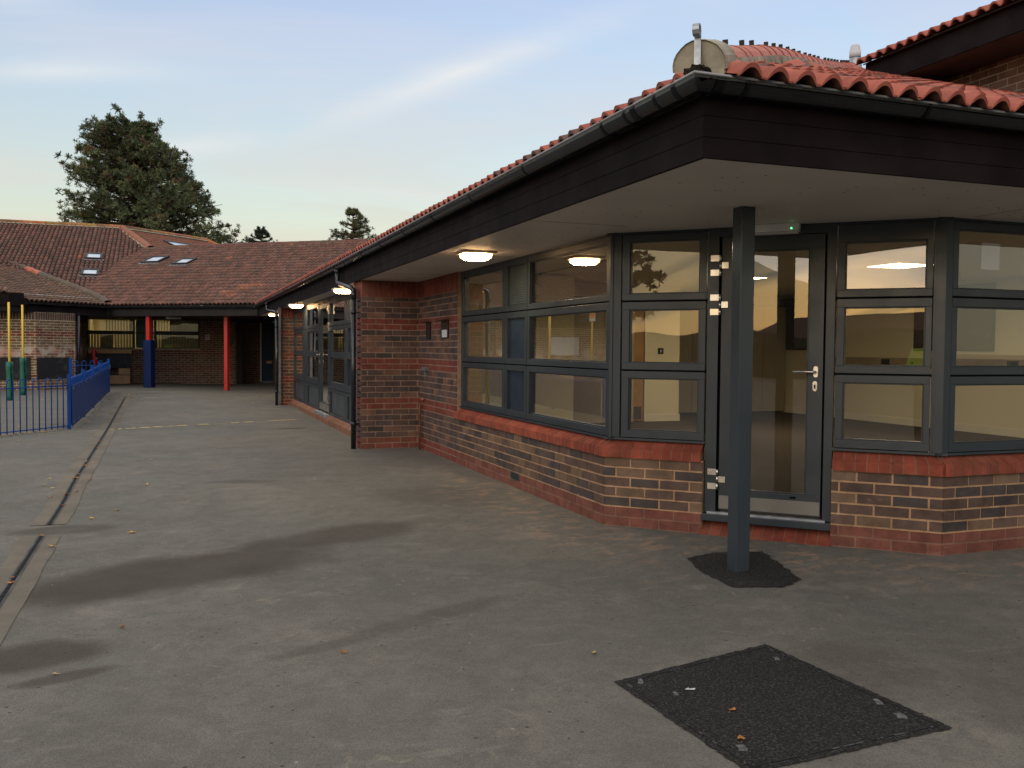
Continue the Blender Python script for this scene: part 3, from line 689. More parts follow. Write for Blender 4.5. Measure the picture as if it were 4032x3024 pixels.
for zc_ in (1.951, 1.668, 0.402):
    mb = MB()
    for dz in (.052, -.052): fB.box(mb, .778, .845, -.036, -.028, zc_+dz-.022, zc_+dz+.022)
    fB.box(mb, .850, .905, -.04, -.030, zc_-.022, zc_+.022)
    for dz, h in ((.052, .022), (0, .0235), (-.052, .022)): mb.tube([fB.P(.849, -.026, zc_+dz-h), fB.P(.849, -.026, zc_+dz+h)], .0095, 12)
    mb.build('hinge', 'steel', door)
mb = MB(); fB.box(mb, 0.757, 1.637, -.10, -.046, 2.155, 2.2205)
# emergency light over the door
el = thing('emergency_light', (4.0, 5.4, 2.15), 'slim white emergency light with green led under the soffit above the door', 'light')
mb = MB(); fB.box(mb, 1.02, 1.40, -.03, .055, 2.165, 2.2215); mb.build('casing', 'casing_white', el, .006)
mb = MB(); fB.box(mb, 1.03, 1.39, -.02, .045, 2.150, 2.1645); mb.build('diffuser', 'paper', el, .004)
mb = MB(); fB.box(mb, 1.345, 1.353, .0545, .0575, 2.180, 2.188); mb.build('indicator', 'led_green', el)

# ---- glazed screen between the piers
fG = Fr(2.56, 0, 0, 1, -1, 0)
gz = {'a': [(0.62, 1.155, .735, 1.15), (1.16, 1.70, 1.255, 1.64), (1.706, 2.205, 1.77, 2.10)]}
def g2(u0, u1, a, b_, fills, base=True):
    for (z0, z1, g0, g1), fl in zip(gz['a'], fills): unit(fG, u0, u1, z0, z1, (a, b_, g0, g1), fl, off=0.0, parent=blk)
    if base: unit(fG, u0, u1, 0.155, 0.614, (a, b_, .20, .57), 'louvre', off=0.0, parent=blk)
g2(17.50, 18.98+.1, 17.56, 19.02, ['glass']*3); g2(19.085, 21.29, 19.70, 21.22, ['glass_dark']*3)
g2(14.55, 16.17, 14.70, 16.12, ['glass']*3); g2(12.46, 14.545, 12.9, 14.42, ['blue_panel', 'blue_panel', 'glass'])
mb = MB(); fG.box(mb, 16.175, 16.245, -.07, .004, .15, 2.2205); fG.box(mb, 17.43, 17.498, -.07, .004, .15, 2.2205); fG.box(mb, 16.245, 17.43, -.07, .002, 2.15, 2.2205)
d2 = mb.build('door_frame', 'alu_grey', blk)
mb = MB(); g = (16.40, 17.28, .33, 2.05)
for p, q, r, s_ in ((16.26, 17.42, .18, g[2]), (16.26, 17.42, g[3], 2.14), (16.26, g[0], g[2], g[3]), (g[1], 17.42, g[2], g[3])): fG.box(mb, p, q, -.06, -.004, r, s_)
l2 = mb.build('door', 'alu_grey', blk)
mb = MB(); fG.box(mb, g[0], g[1], -.035, -.03, g[2], g[3]); mb.build('pane', 'glass', l2)
mb = MB(); fG.box(mb, 16.28, 17.40, -.0035, -.0015, .19, .31); mb.build('kick_plate', 'steel', l2)
mb = MB(); fG.box(mb, 17.33, 17.36, -.002, .008, 1.16, 1.24); mb.tube([fG.P(17.345, .0, 1.2), fG.P(17.345, .055, 1.2), fG.P(17.20, .055, 1.2)], .011, 8); fG.box(mb, 17.33, 17.36, -.002, .008, 1.04, 1.10); mb.build('handle', 'steel', l2)
for zc_ in (2.0, 1.70, .42):
    mb = MB()
    for dz in (.05, -.05): fG.box(mb, 16.17, 16.25, .004, .03, zc_+dz-.025, zc_+dz+.025)
    fG.box(mb, 16.22, 16.33, .0, .028, zc_-.022, zc_+.022); mb.build('hinge', 'steel', d2)
mb = MB(); fG.box(mb, 16.1, 17.6, -.1, .075, .105, .150); mb.build('threshold', 'galv', d2)
mb = MB(); rnd = random.Random(4); y = 12.45
while y < 21.25:
    k = rnd.uniform(.85, 1.1); y1_ = min(y+.225, 21.29); c = (.20*k, .095*k, .06*k)
    mb.prism([(2.47, y), (2.47, y1_-.006), (2.60, y1_-.006), (2.60, y)], -.05, .09, 0, c)
    mb.face([(2.47, y, .09), (2.56, y, .148), (2.56, y1_-.006, .148), (2.47, y1_-.006, .09)], 0, c); y += .225
mb.b(2.478, 2.60, 12.45, 21.29, -.05, .088, 0, (.2, .14, .1)); mb.b(2.57, 2.64, 12.45, 21.29, .085, .154, 0, (.1, .08, .07))
mb.build('brick_plinth', 'brick', blk)
fG.box(mb2 := MB(), 12.45, 21.29, -.08, .004, 2.206, 2.2205); mb2.build('head_pressing', 'alu_grey', blk)

# ---- soffit, fascia
ex = 2.262; ey = 3.64; fyE = 27.0
mb = MB()
mb.prism([(ex+.02, ey+.02), (16, ey+.02), (16, 4.72), (4.78, 4.72), (3.16, 6.34), (3.16, 11.99), (3.36, 12.0), (3.36, fyE+.2), (ex+.02, fyE)], SF, SF+.02)
mb.build('soffit', 'soffit_white', blk)
mb = MB()
for y in (5.9, 8.3, 10.7, 15.5, 20.3): mb.b(ex+.03, 3.05 if y < 6.3 else 3.07, y, y+.004, SF-.0014, SF-.0002)
for x in (4.9, 7.3): mb.b(x, x+.004, ey+.03, 4.6, SF-.0014, SF-.0002)
mb.build('soffit_joint', 'dark_board', blk)
mb = MB(); rnd = random.Random(12)
for k in range(90):   # screw heads and small filler marks
    if rnd.random() < .5: x, y = rnd.uniform(2.35, 3.0), rnd.uniform(4.2, 11.5)
    else: x, y = rnd.uniform(2.6, 6.5), rnd.uniform(3.8, 4.5)
    mb.b(x, x+.012, y, y+.007, SF-.0015, SF-.0003)
mb.build('soffit_screw', 'dark_board', blk)
mb = MB()
for z0, z1, o_ in ((2.216, 2.308, .0), (2.311, 2.405, .0), (2.408, 2.53, .0)):
    j = random.uniform(-.001, .001)
    mb.b(ex+o_+j, ex+.022, ey+.022, fyE, z0, z1); mb.b(ex+j, 16, ey+o_+j, ey+.022, z0, z1)
mb.b(ex+.006, ex+.02, ey+.022, fyE, 2.22, 2.52); mb.b(ex+.022, 16, ey+.006, ey+.021, 2.22, 2.52)
mb.build('fascia_board', 'brown_wood', blk)

# ---- gutters
def gutter(path, parent, r=.062, name='gutter', rim=None):
    """half round channel along path of (x,y,z) rim centre points"""
    mb = MB(); pts = [Vector(p) for p in path]; prof = [(cos(pi+pi*k/10)*r, sin(pi+pi*k/10)*r*1.05) for k in range(11)]
    rings = []
    for i, p in enumerate(pts):
        d0 = (pts[i]-pts[i-1]).normalized() if i else (pts[1]-pts[0]).normalized(); d1 = (pts[i+1]-pts[i]).normalized() if i < len(pts)-1 else d0
        n0 = Vector((-d0.y, d0.x, 0)).normalized(); n1 = Vector((-d1.y, d1.x, 0)).normalized(); b_ = (n0+n1).normalized(); k = 1/max(.3, b_.dot(n0))
        rings.append([(p+b_*k*a+Vector((0, 0, z))) for a, z in prof]+[(p+b_*k*a*.93+Vector((0, 0, z*.93))) for a, z in prof[::-1]])
    n = len(rings[0])
    for A0, A1 in zip(rings, rings[1:]):
        for k in range(n): mb.face([A0[k], A1[k], A1[(k+1) % n], A0[(k+1) % n]], 0, None, k not in (10, 21))
    mb.face(rings[0]); mb.face(rings[-1][::-1])
    go = mb.build(name, 'gutter_black', parent)
    if rim is not None:
        lp = MB(); lp.tube([rg[rim]*.5+rg[rim]*.5+Vector((0, 0, .002)) for rg in rings], .0075, 8); lp.build('lip_sky_sheen', 'lip_sky_sheen', go)  # bead added along the rim as a painted sky highlight
    return go
def bracket(c_, d, parent, r=.066, w=.022, name='gutter_bracket'):
    c_ = Vector(c_); d = Vector(d).normalized(); n = Vector((-d.y, d.x, 0)); mb = MB(); pr = []
    for k in range(13): a = pi*.98+pi*1.04*k/12; pr.append((cos(a)*r, sin(a)*r*1.05))
    pr = [(pr[0][0], .008)]+pr+[(pr[-1][0], .008)]
    for (a0, z0), (a1, z1) in zip(pr, pr[1:]):
        q = [c_-d*w/2+n*a0+Vector((0, 0, z0)), c_+d*w/2+n*a0+Vector((0, 0, z0)), c_+d*w/2+n*a1+Vector((0, 0, z1)), c_-d*w/2+n*a1+Vector((0, 0, z1))]
        mb.face(q); mb.face([q[1]+n*0, q[0], q[3], q[2]])
    L0 = -1
    for s_ in (-1, 1):
        pts = [c_+d*s_*w/2+n*a+Vector((0, 0, z)) for a, z in pr]; inn_ = [c_+d*s_*w/2+n*a*.9+Vector((0, 0, z*.9)) for a, z in pr]
        for i in range(len(pts)-1): mb.face([pts[i], pts[i+1], inn_[i+1], inn_[i]])
    return mb.build(name, 'gutter_black', parent)
gx = ex-.066; gy = ey-.066
gt = gutter([(16, gy, 2.525), (gx, gy, 2.548), (gx, 13.2, 2.512), (gx, 27.02, 2.505)], blk, rim=10)
for y, w in ((3.70, .03), (3.88, .02), (4.098, .045), (4.19, .02), (4.45, .02), (5.63, .02), (6.79, .02), (7.9, .02), (9.0, .02), (10.1, .02), (11.2, .02), (12.4, .02), (13.17, .05), (14.4, .02), (15.6, .02), (16.8, .02), (18, .02), (19.3, .02), (20.6, .02), (21.9, .02), (23.1, .03), (23.75, .05), (25.2, .02), (26.3, .02)):
    bracket((gx, y, 2.548-.036*min(1, (y-3.6)/9.6)), (0, 1, 0), gt, w=w)
for x, w in ((2.27, .045), (2.412, .02), (3.451, .02), (4.6, .02), (5.8, .02)): bracket((x, gy, 2.546-.0016*x), (1, 0, 0), gt, w=w)

# ---- downpipes
def downpipe(y_out, x_b, y_b, zt, cat_y):
    mb = MB(); r = .034
    mb.tube([(gx, y_out, zt), (gx, y_out, zt-.20), (gx+.004, y_out-.03, zt-.235), (x_b-.02, y_b+.12, 2.13), (x_b, y_b, 2.085), (x_b, y_b, 2.04)], r, 14)
    mb.tube([(x_b, y_b, 2.07), (x_b, y_b, ground_z(x_b, y_b)-.01)], r*.97, 14)
    mb.cyl(x_b, y_b, 1.98, 2.08, r*1.14, 14); mb.cyl(x_b, y_b, .30, .36, r*1.15, 14); mb.cyl(gx, y_out, zt-.09, zt-.045, r*1.3, 14)
    dp = mb.build('downpipe', 'gutter_black', blk)
    for z in (1.80, .33):
        mb = MB(); mb.cyl(x_b, y_b, z-.012, z+.012, r*1.25, 14); mb.b(x_b-.005, x_b+.11, y_b-.012, y_b+.012, z-.010, z+.010); mb.build('pipe_clip', 'gutter_black', dp)
downpipe(13.17, 2.215, 12.02, 2.49, 0)
downpipe(23.75, 2.17, 21.22, 2.49, 0)
mb = MB(); mb.tube([(ex, 12.7, 2.45), (ex+.01, 12.4, 2.24), (ex+.03, 12.2, 2.215)], .006, 6); mb.build('lamp_cable', 'gap_black', blk)
mb = MB(); mb.b(2.212, 2.262, 21.18, 21.23, ground_z(2.2, 21.2)-.02, SF); 
tag(mb.build('steel_post', 'galv_dull'), 'slim grey square steel post beside the far brick pier and downpipe', 'post', 'posts carrying the eaves')

# ---- roof tiles
def tiles(name, O, e_, s_, poly, pal, mat, parent, w=.147, g=.30, hr=.046, K=6, under=False, deck=True, seed=1, maxrows=999, lift=.020, pan_shade=1.0):
    O = Vector(O); e_ = Vector(e_).normalized(); s_ = Vector(s_).normalized(); n = e_.cross(s_)
    if n.z < 0: n = -n
    mb = MB(); rnd = random.Random(seed)
    xs_ = [p[0] for p in poly]; ys_ = [p[1] for p in poly]
    def inside(x, y):
        c_ = False; j = len(poly)-1
        for i in range(len(poly)):
            xi, yi = poly[i]; xj, yj = poly[j]
            if (yi > y) != (yj > y) and x < (xj-xi)*(y-yi)/(yj-yi)+xi: c_ = not c_
            j = i
        return c_
    pr = []
    for k in range(K+1):
        f = k/K; a = .10 if K > 6 else .08
        h = 0 if f < a or f > 1-a else hr*sin(pi*(f-a)/(1-2*a))**.72
        pr.append((f*w, h))
    j = floor(min(ys_)/g)
    rows = 0
    while j*g < max(ys_) and rows < maxrows:
        b0 = j*g; b1 = b0+g+.04; rows += 1
        i = floor(min(xs_)/w)
        while i*w < max(xs_):
            a0 = i*w
            if inside(a0+w/2, b0+g*.5):
                jj = rnd.uniform(-.004, .004); lf = lift+rnd.uniform(-.003, .003); c_ = pal(i, j, rnd)
                lo = [O+e_*(a0+x)+s_*(b0+jj)+n*(h+lf) for x, h in pr]; hi = [O+e_*(a0+x)+s_*b1+n*(h*.93) for x, h in pr]
                th = [O+e_*(a0+x*1.0)+s_*(b0+jj)+n*(max(h-.016, -.004)+lf-.004) for x, h in pr]
                cf = tuple(q*.85 for q in c_)
                i0 = len(mb.v); mb.v.extend([tuple(p) for p in lo]); mb.v.extend([tuple(p) for p in hi]); mb.v.extend([tuple(p) for p in th]); m_ = K+1
                for k in range(K):
                    mb.f.append((i0+k, i0+k+1, i0+m_+k+1, i0+m_+k)); mb.mi.append(0); mb.c.append(c_ if min(pr[k][1], pr[k+1][1]) > hr*.3 else tuple(q*pan_shade for q in c_)); mb.sm.append(True)  # pan faces coloured darker to strengthen the shading between rolls
                    mb.f.append((i0+2*m_+k, i0+2*m_+k+1, i0+k+1, i0+k)); mb.mi.append(0); mb.c.append(cf); mb.sm.append(False)
                if under and j <= 1:
                    ub = [O+e_*(a0+x)+s_*(b0+.22)+n*(max(h-.016, -.004)) for x, h in pr]; i1 = len(mb.v); mb.v.extend([tuple(p) for p in ub])
                    for k in range(K): mb.f.append((i1+k, i1+k+1, i0+2*m_+k+1, i0+2*m_+k)); mb.mi.append(0); mb.c.append((.10, .04, .03)); mb.sm.append(True)  # underside coloured dark to deepen the shade inside the rolls
            i += 1
        j += 1
    if deck:
        mb.face([O+e_*a+s_*b_-n*.012 for a, b_ in poly], 0, (.03, .018, .015))
    return mb.build(name, mat, parent)
def pal_tile_new(i, j, rnd):
    k = rnd.uniform(.85, 1.12)
    if rnd.random() < .13: return (.17*k, .085*k, .07*k)
    return (.38*k, .108*k, .076*k)
T = .385
cs = 1/sqrt(1+T*T)
# south slope: eave at y = 3.47; runs up to hip on the left and the hall wall on the right
ZE = 2.575
def C_ab(x, y): return (x-2.17, (y-3.47)/cs)
tiles('roof_slope', (2.17, 3.47, ZE-.045), (1, 0, 0), (0, 1, T), [C_ab(2.12, 3.47), C_ab(7.8, 3.47), C_ab(7.8, 9.15), ], pal_tile_new, 'tile_new', blk, K=10, under=True, seed=3, hr=.056)
# west slope
def W_ab(x, y): return (29.5-y, (x-2.17)/cs)
tiles('roof_slope', (2.17, 29.5, ZE-.05), (0, -1, 0), (1, 0, T), [(2.3, 0), (29.5-3.45, 0), (29.5-9.2, 5.7/cs), (29.5-13, 9.6/cs), (29.5-20, 9.6/cs), (29.5-24, 3/cs)], pal_tile_new, 'tile_new', blk, K=8, under=True, seed=4, hr=.056)
mb = MB()
for k in range(40):
    pass
# eave closing board under the tiles
mb.b(2.255, 2.27, 3.66, 27, 2.50, 2.60); mb.b(2.27, 7.8, 3.645, 3.66, 2.50, 2.60); mb.build('tilting_fillet', 'dark_board', blk)

def cap_run(pts, r, L, name, mats, parent, pal, mortar=True, clips=False, flat=.85, seed=1, mw=1.15, mh=.10, mt=.03, mr=.86):
    """half round ridge tiles along a line, bedded on mortar"""
    mb = MB(); rnd = random.Random(seed); pts = [Vector(p) for p in pts]; ml = MB()
    for A0, A1 in zip(pts, pts[1:]):
        d = (A1-A0); LL = d.length; d.normalize(); side = d.cross(Vector((0, 0, 1))).normalized(); upv = side.cross(d); x = 0
        if mortar:
            n_ = max(2, int(LL/.12))
            for i in range(n_):
                a = A0+d*(LL*i/n_); b_ = A0+d*(LL*(i+1)/n_); w0 = r*mw+rnd.uniform(-.006, .012)
                for s_ in (-1, 1): ml.face([a+side*s_*w0-upv*mh, b_+side*s_*w0-upv*mh, b_+side*s_*r*mr+upv*mt, a+side*s_*r*mr+upv*mt][::s_])
        while x < LL-.02:
            l = min(L, LL-x); c_ = pal(rnd); a = A0+d*x+upv*rnd.uniform(-.003, .003); b_ = A0+d*(x+l+.01); K = 10
            ra, rb = r*1.04, r*.985
            p0 = [a+side*cos(pi*k/K)*ra+upv*sin(pi*k/K)*ra*flat for k in range(K+1)]; p1 = [b_+side*cos(pi*k/K)*rb+upv*sin(pi*k/K)*rb*flat for k in range(K+1)]
            q0 = [a+side*cos(pi*k/K)*(ra-.014)+upv*sin(pi*k/K)*(ra-.014)*flat for k in range(K+1)]
            for k in range(K): mb.face([p0[k], p0[k+1], p1[k+1], p1[k]], 0, c_, True); mb.face([q0[k], q0[k+1], p0[k+1], p0[k]], 0, tuple(v*.6 for v in c_))
            x += l
            if clips and x < LL: 
                c0 = A0+d*x+upv*(r*flat-.004); mb.box(c0-side*.012-d*.012, side*.024, d*.024, upv*.032, 0, (.02, .02, .02))
    if mortar: 
        o = mb.build(name, mats, parent); ml.build('mortar_bed', 'mortar_cap', o); return o
    return mb.build(name, mats, parent)
pn = lambda rnd: tuple(v*rnd.uniform(.92, 1.06) for v in (.50, .15, .10))
HTOP = [(0, 2.742), (.18, 2.808), (.48, 2.935), (1.02, 3.165), (1.65, 3.410), (2.31, 3.640), (3.3, 4.0), (4.4, 4.42), (5.4, 4.82)]
hp = [(2.255+t_, 3.655+t_, z-.112) for t_, z in HTOP]
cap_run(hp, .115, .30, 'hip_cap', 'tile_new', blk, pn, clips=True, mw=1.18, mh=.10, mt=.030, mr=.99)
# mortar plug at the foot of the hip and the hip iron
mb = MB(); A0 = Vector(hp[0]); d = (Vector(hp[2])-A0).normalized(); side = d.cross(Vector((0, 0, 1))).normalized(); upv = side.cross(d); r = .124
K = 14; rows_ = []
for q, (dd, rr_) in enumerate(((-.035, .93), (-.045, .98), (-.02, 1.0), (.05, 1.02), (.15, 1.02), (.20, 1.01))):
    rows_.append([A0+d*dd+side*cos(pi*(k/K)*1.12-.12*pi/2-.03)*r*rr_+upv*sin(pi*(k/K)*1.12-.12*pi/2-.03)*r*rr_*.92+Vector((random.uniform(-.002, .002), 0, random.uniform(-.002, .002))) for k in range(K+1)])
for a, b_ in zip(rows_, rows_[1:]):
    for k in range(K): mb.face([a[k], a[k+1], b_[k+1], b_[k]], 0, None, True)
mb.face(rows_[0]); mb.face([rows_[0][0], rows_[-1][0], rows_[-1][0]-Vector((0, 0, .1)), rows_[0][0]-Vector((0, 0, .1))]); mb.face([rows_[0][-1], rows_[-1][-1], rows_[-1][-1]-Vector((0, 0, .1)), rows_[0][-1]-Vector((0, 0, .1))])
mb.face([rows_[0][0], rows_[0][-1], rows_[0][-1]-Vector((0, 0, .1)), rows_[0][0]-Vector((0, 0, .1))])
mb.build('mortar_end', 'mortar_cap', blk)
mb = MB(); b0 = A0-d*.075; sx = Vector((1, -1, 0)).normalized(); wI = .030
def strip(pts, w, th_):
    for a, b_ in zip(pts, pts[1:]):
        t_ = (b_-a).normalized(); nr = t_.cross(sx).normalized(); mb.box(a-sx*w/2-nr*th_/2, (b_-a)*1.02, sx*w, nr*th_)
fwd = Vector((1, 1, 0)).normalized()
strip([b0+Vector((0, 0, -.06)), b0+Vector((0, 0, .155))], wI, .006)
strip([b0+Vector((0, 0, .152))+fwd*0+(-fwd)*(.022-.022*cos(a))+Vector((0, 0, .022*sin(a)*1.15)) for a in [pi*k/8*1.7 for k in range(9)]], wI, .006)
mb.build('hip_iron', 'galv', blk)
mb = MB(); N1, N2 = 9, 16; gp = lambda i, j: Vector((2.215, 3.615, 2.585))+Vector((cos(2*pi*j/N2)*sin(pi*i/N1)*.060, sin(2*pi*j/N2)*sin(pi*i/N1)*.060, cos(pi*i/N1)*.028))*(1+.55*noise.noise(Vector((i*1.7, j*1.9, 3.3))) if 0 < i < N1 else 1)
for i in range(N1):
    for j in range(N2): mb.face([gp(i, j), gp(i+1, j), gp(i+1, (j+1) % N2), gp(i, (j+1) % N2)])
mb.build('moss_clump', 'moss', blk)
# flue terminal on the slope behind the hip
mb = MB(); mb.tube([(12.79, 15, 6.4), (12.79, 15, 7.1), (12.79, 15, 7.22)], [.16, .13, .095], 18)
fl = mb.build('flue_pipe', 'galv', blk)
mb = MB(); mb.tube([(12.79, 15, 7.2), (12.79, 15, 7.33), (12.79, 15, 7.335), (12.79, 15, 7.40), (12.79, 15, 7.45), (12.79, 15, 7.465)], [.11, .11, .095, .085, .07, .03], 18)
for k in range(12): a = 2*pi*k/12; mb.box((12.79+cos(a)*.093, 15+sin(a)*.093, 7.34), (cos(a)*.01, sin(a)*.01, 0), (-sin(a)*.012, cos(a)*.012, 0), (-cos(a)*.02, -sin(a)*.02, .09))
mb.build('flue_cowl', 'paper', fl)

# ---- small things on the wall by the inner corner
for i, (y0, y1, z0, z1, paper, lab) in enumerate(((11.31, 11.51, 1.455, 1.685, 0, 'empty black slotted wall box nearer the brick pier'), (10.50, 10.80, 1.46, 1.69, 1, 'black slotted wall box with a torn label, next to the window'))):
    nb = thing('wall_box', (3.06, (y0+y1)/2, z0), lab, 'wall box', 'black wall boxes')
    mb = MB(); fA.box(mb, y0, y1, .007, .020, z0, z1-.02); mb.build('back_plate', 'socket_black', nb)
    mb = MB(); fA.box(mb, y0-.02, y1+.02, .007, .075, z1-.02, z1-.008); mb.build('hood', 'socket_black', nb)
    if paper: mb = MB(); fA.box(mb, y0+.03, y1-.05, .0205, .022, z0+.01, z0+.10); mb.build('torn_label', 'paper', nb)
mb = MB(); fA.box(mb, 11.43, 11.62, .007, .05, 1.045, 1.095); fA.box(mb, 11.50, 11.55, .007, .03, .98, 1.045)
tag(mb.build('socket_cover', 'lead'), 'small grey weatherproof socket cover low on the brick wall beside the pier', 'socket')
mb = MB(); mb.tube([fA.P(11.60, .0, .665), fA.P(11.60, .045, .665), fA.P(11.64, .05, .66), fA.P(11.68, .05, .64), fA.P(11.69, .05, .60), fA.P(11.69, .05, .0)], .011, 8); mb.cyl(3.079-.05, 11.69, .30, .325, .018, 8)
tag(mb.build('copper_pipe', 'copper'), 'thin copper pipe bent out of the brick corner and down to the ground', 'pipe')
mb = MB(); fA.box(mb, 8.10, 8.33, .006, .010, .078, .147)
for z in (.09, .105, .12, .135): 
    for k in range(8): fA.box(mb, 8.115+k*.026, 8.133+k*.026, .0098, .0108, z-.004, z+.003, 1)
mb.build('air_brick', ['louvre', 'gap_black'], blk)

# ---- soffit lamps
def soffit_lamp(x, y, lab):
    L_ = thing('soffit_light', (x, y, SF), lab, 'light', 'lit bulkhead lights under the eaves')
    mb = MB(); mb.b(x-.155, x+.155, y-.155, y+.155, SF-.022, SF-.001); mb.build('base_plate', 'lamp_rim', L_, .006)
    mb = MB(); ring = lambda rr_, z: [(x+rr_*cos(2*pi*k/8+pi/8), y+rr_*sin(2*pi*k/8+pi/8), z) for k in range(8)]
    R_ = [ring(.15, SF-.023), ring(.143, SF-.052), ring(.112, SF-.072)]
    for a, b_ in zip(R_, R_[1:]):
        for k in range(8): mb.face([a[k], b_[k], b_[(k+1) % 8], a[(k+1) % 8]])
    mb.build('diffuser', 'lamp_glow', L_)
    mb = MB(); mb.face(R_[2][::-1]); mb.build('lamp_centre', 'lamp_core', L_)
    return L_
soffit_lamp(2.60, 8.02, 'bright square soffit light before the bay window, nearest of the row')
soffit_lamp(2.38, 13.75, 'bright soffit light just beyond the brick pier, over the dark glazed screen')
soffit_lamp(2.36, 19.2, 'bright soffit light over the far end of the glazed screen')
soffit_lamp(2.50, 25.0, 'most distant soffit light, half hidden by the swan neck of the far downpipe')

# ---- the porch post
mb = MB(); mb.b(3.262, 3.362, 4.795, 4.895, -.08, SF+.001)
tag(mb.build('porch_post', 'post_paint', None, .006), 'glossy dark grey square steel post standing in front of the glass door', 'post', 'posts carrying the eaves')

# ---- notice stuck inside the side window
mb = MB(); fC.box(mb, .355, .515, -.075, -.0735, 1.897, 2.074)
tag(mb.build('paper_notice', 'paper'), 'white sheet of paper taped inside the top pane of the right window', 'notice')

# ================================================================== CLASSROOM INTERIOR
room = thing('classroom_interior', (7.5, 10, 0), 'cream painted lit classroom seen through the grey framed windows and door', 'room')
mb = MB(); mb.prism([(3.19, 6.33), (4.80, 4.72), (11.6, 4.72), (11.6, 16.0), (3.19, 16.0)], .095, .10); mb.build('floor', 'carpet', room)
mb = MB(); mb.prism([(3.3, 6.5), (4.9, 4.85), (11.65, 4.85), (11.65, 16.0), (3.3, 16.0)], 2.45, 2.47); mb.build('ceiling', 'ceiling_tile', room)
mb = MB(); mb.b(11.6, 11.7, 4.7, 16.1, 0, 2.47); mb.b(8.28, 11.6, 16.0, 16.1, 0, 2.47); mb.b(3.19, 7.26, 14.0, 14.1, 0, 2.45); mb.b(7.62, 8.29, 14.0, 14.25, 0, 2.45); mb.b(8.19, 8.29, 14.25, 16, 0, 2.45); mb.b(7.26, 7.62, 14.0, 14.1, 2.08, 2.45)
fA.box(mb, 10.17, 14, -.14, -.102, 0, 2.47); fA.box(mb, 6.3, 10.17, -.14, -.115, 0, .66); fA.box(mb, 6.3, 10.17, -.15, -.115, 2.225, 2.47)
fB.box(mb, .05, .75, -.14, -.115, 0, .66); fB.box(mb, 1.64, 2.3, -.14, -.115, 0, .66); fB.box(mb, -.03, 2.36, -.15, -.115, 2.225, 2.47); fC.box(mb, .05, 6.9, -.14, -.115, 0, .66); fC.box(mb, 0, 6.9, -.15, -.115, 2.225, 2.47); fC.box(mb, 2.7, 6.9, -.15, -.115, .66, 2.225)
mb.build('interior_wall', 'cream_wall', room)
mb = MB(); mb.b(11.582, 11.599, 4.8, 15.6, .10, .22); mb.b(7.62, 8.30, 13.983, 13.999, .10, .22); mb.b(8.2905, 8.305, 13.98, 15.4, .10, .22); mb.build('skirting', 'white_gloss', room)
mb = MB(); mb.b(11.52, 11.599, 8.6, 13.9, 1.07, 1.235); mb.build('cable_trunking', 'trunk_grey', room)
for y0, y1, z0, z1 in ((12.49, 12.68, 1.115, 1.21), (9.93, 10.12, 1.13, 1.215), (11.95, 12.0, 1.13, 1.17)):
    mb = MB(); mb.b(11.512, 11.519, y0, y1, z0, z1); mb.build('socket_plate', 'socket_black', room)
mb = MB(); mb.b(7.86, 7.965, 13.985, 13.998, 1.265, 1.37); sw = mb.build('light_switch', 'socket_black', room); mb = MB(); mb.b(7.90, 7.925, 13.98, 13.984, 1.295, 1.34); mb.build('rocker', 'sign_white', sw)
mb = MB(); mb.b(7.27, 7.61, 14.02, 14.06, .11, 2.07); idr = mb.build('interior_door', 'door_wood', room)
mb = MB(); mb.b(7.26, 7.285, 13.98, 14.02, .1, 2.09); mb.b(7.60, 7.625, 13.98, 14.02, .1, 2.09); mb.build('door_lining', 'white_gloss', idr); mb = MB(); mb.b(7.30, 7.56, 14.01, 14.019, .14, .36); mb.build('kick_plate', 'dark_board', idr)
for y0, y1, lab in ((10.42, 12.0, 'dark brown display board on the cream wall, seen through the right window'), (14.1, 15.6, 'dark brown display board on the cream wall, seen through the door glass')):
    db = thing('display_board', (11.58, y0, 1.35), lab, 'notice board', 'display boards on the classroom wall')
    mb = MB(); mb.b(11.565, 11.598, y0+.03, y1-.03, 1.386, 2.362); mb.build('board_face', 'dark_board', db)
    mb = MB()
    for a, b_, c0, c1 in ((y0, y1, 1.356, 1.386), (y0, y1, 2.362, 2.39), (y0, y0+.03, 1.386, 2.362), (y1-.03, y1, 1.386, 2.362)): mb.b(11.56, 11.598, a, b_, c0, c1)
    mb.build('board_frame', 'timber_face', db)
cb = thing('tall_cupboard', (10.4, 15.8, .1), 'tall beige built in cupboards in the recess beyond the cream pier', 'cupboard')
mb = MB(); mb.b(8.31, 11.58, 15.42, 15.98, .11, 2.25); mb.build('carcass', 'dark_board', cb)
x = 8.33
while x < 11.5:
    mb = MB(); mb.b(x, x+.53, 15.395, 15.415, .13, 2.22); mb.build('cupboard_door', 'cupboard', cb); x += .54
cb = thing('low_cupboard', (5.9, 13.8, .1), 'full height cream cupboards along the left inner wall behind the long window', 'cupboard')
mb = MB(); mb.b(5.70, 7.20, 13.62, 13.99, .11, 2.2); mb.build('carcass', 'dark_board', cb)
for x0, x1 in ((5.71, 6.075), (6.085, 6.63), (6.64, 7.19)): mb = MB(); mb.b(x0, x1, 13.60, 13.618, .13, 2.19); mb.build('cupboard_door', 'cupboard', cb)
op = thing('activity_board', (5.55, 13.7, .7), 'orange panel with round dark holes beside the cream cupboards indoors', 'activity board')
mb = MB(); mb.b(5.42, 5.66, 13.70, 13.72, .85, 1.75); mb.build('board', 'orange_panel', op)
for z in (1.58, 1.26, .98):
    mb = MB(); mb.face([(5.50+.08*cos(a), 13.695, z+.10*sin(a)) for a in [2*pi*k/18 for k in range(18)]][::-1]); mb.build('round_hole', 'dark_board', op)
mb = MB(); mb.b(3.23, 4.35, 13.86, 13.99, .11, 2.1); tag(mb.build('blue_pinboard', 'door_wood'), 'brown timber door panel at the far left inside the long window', 'panel')
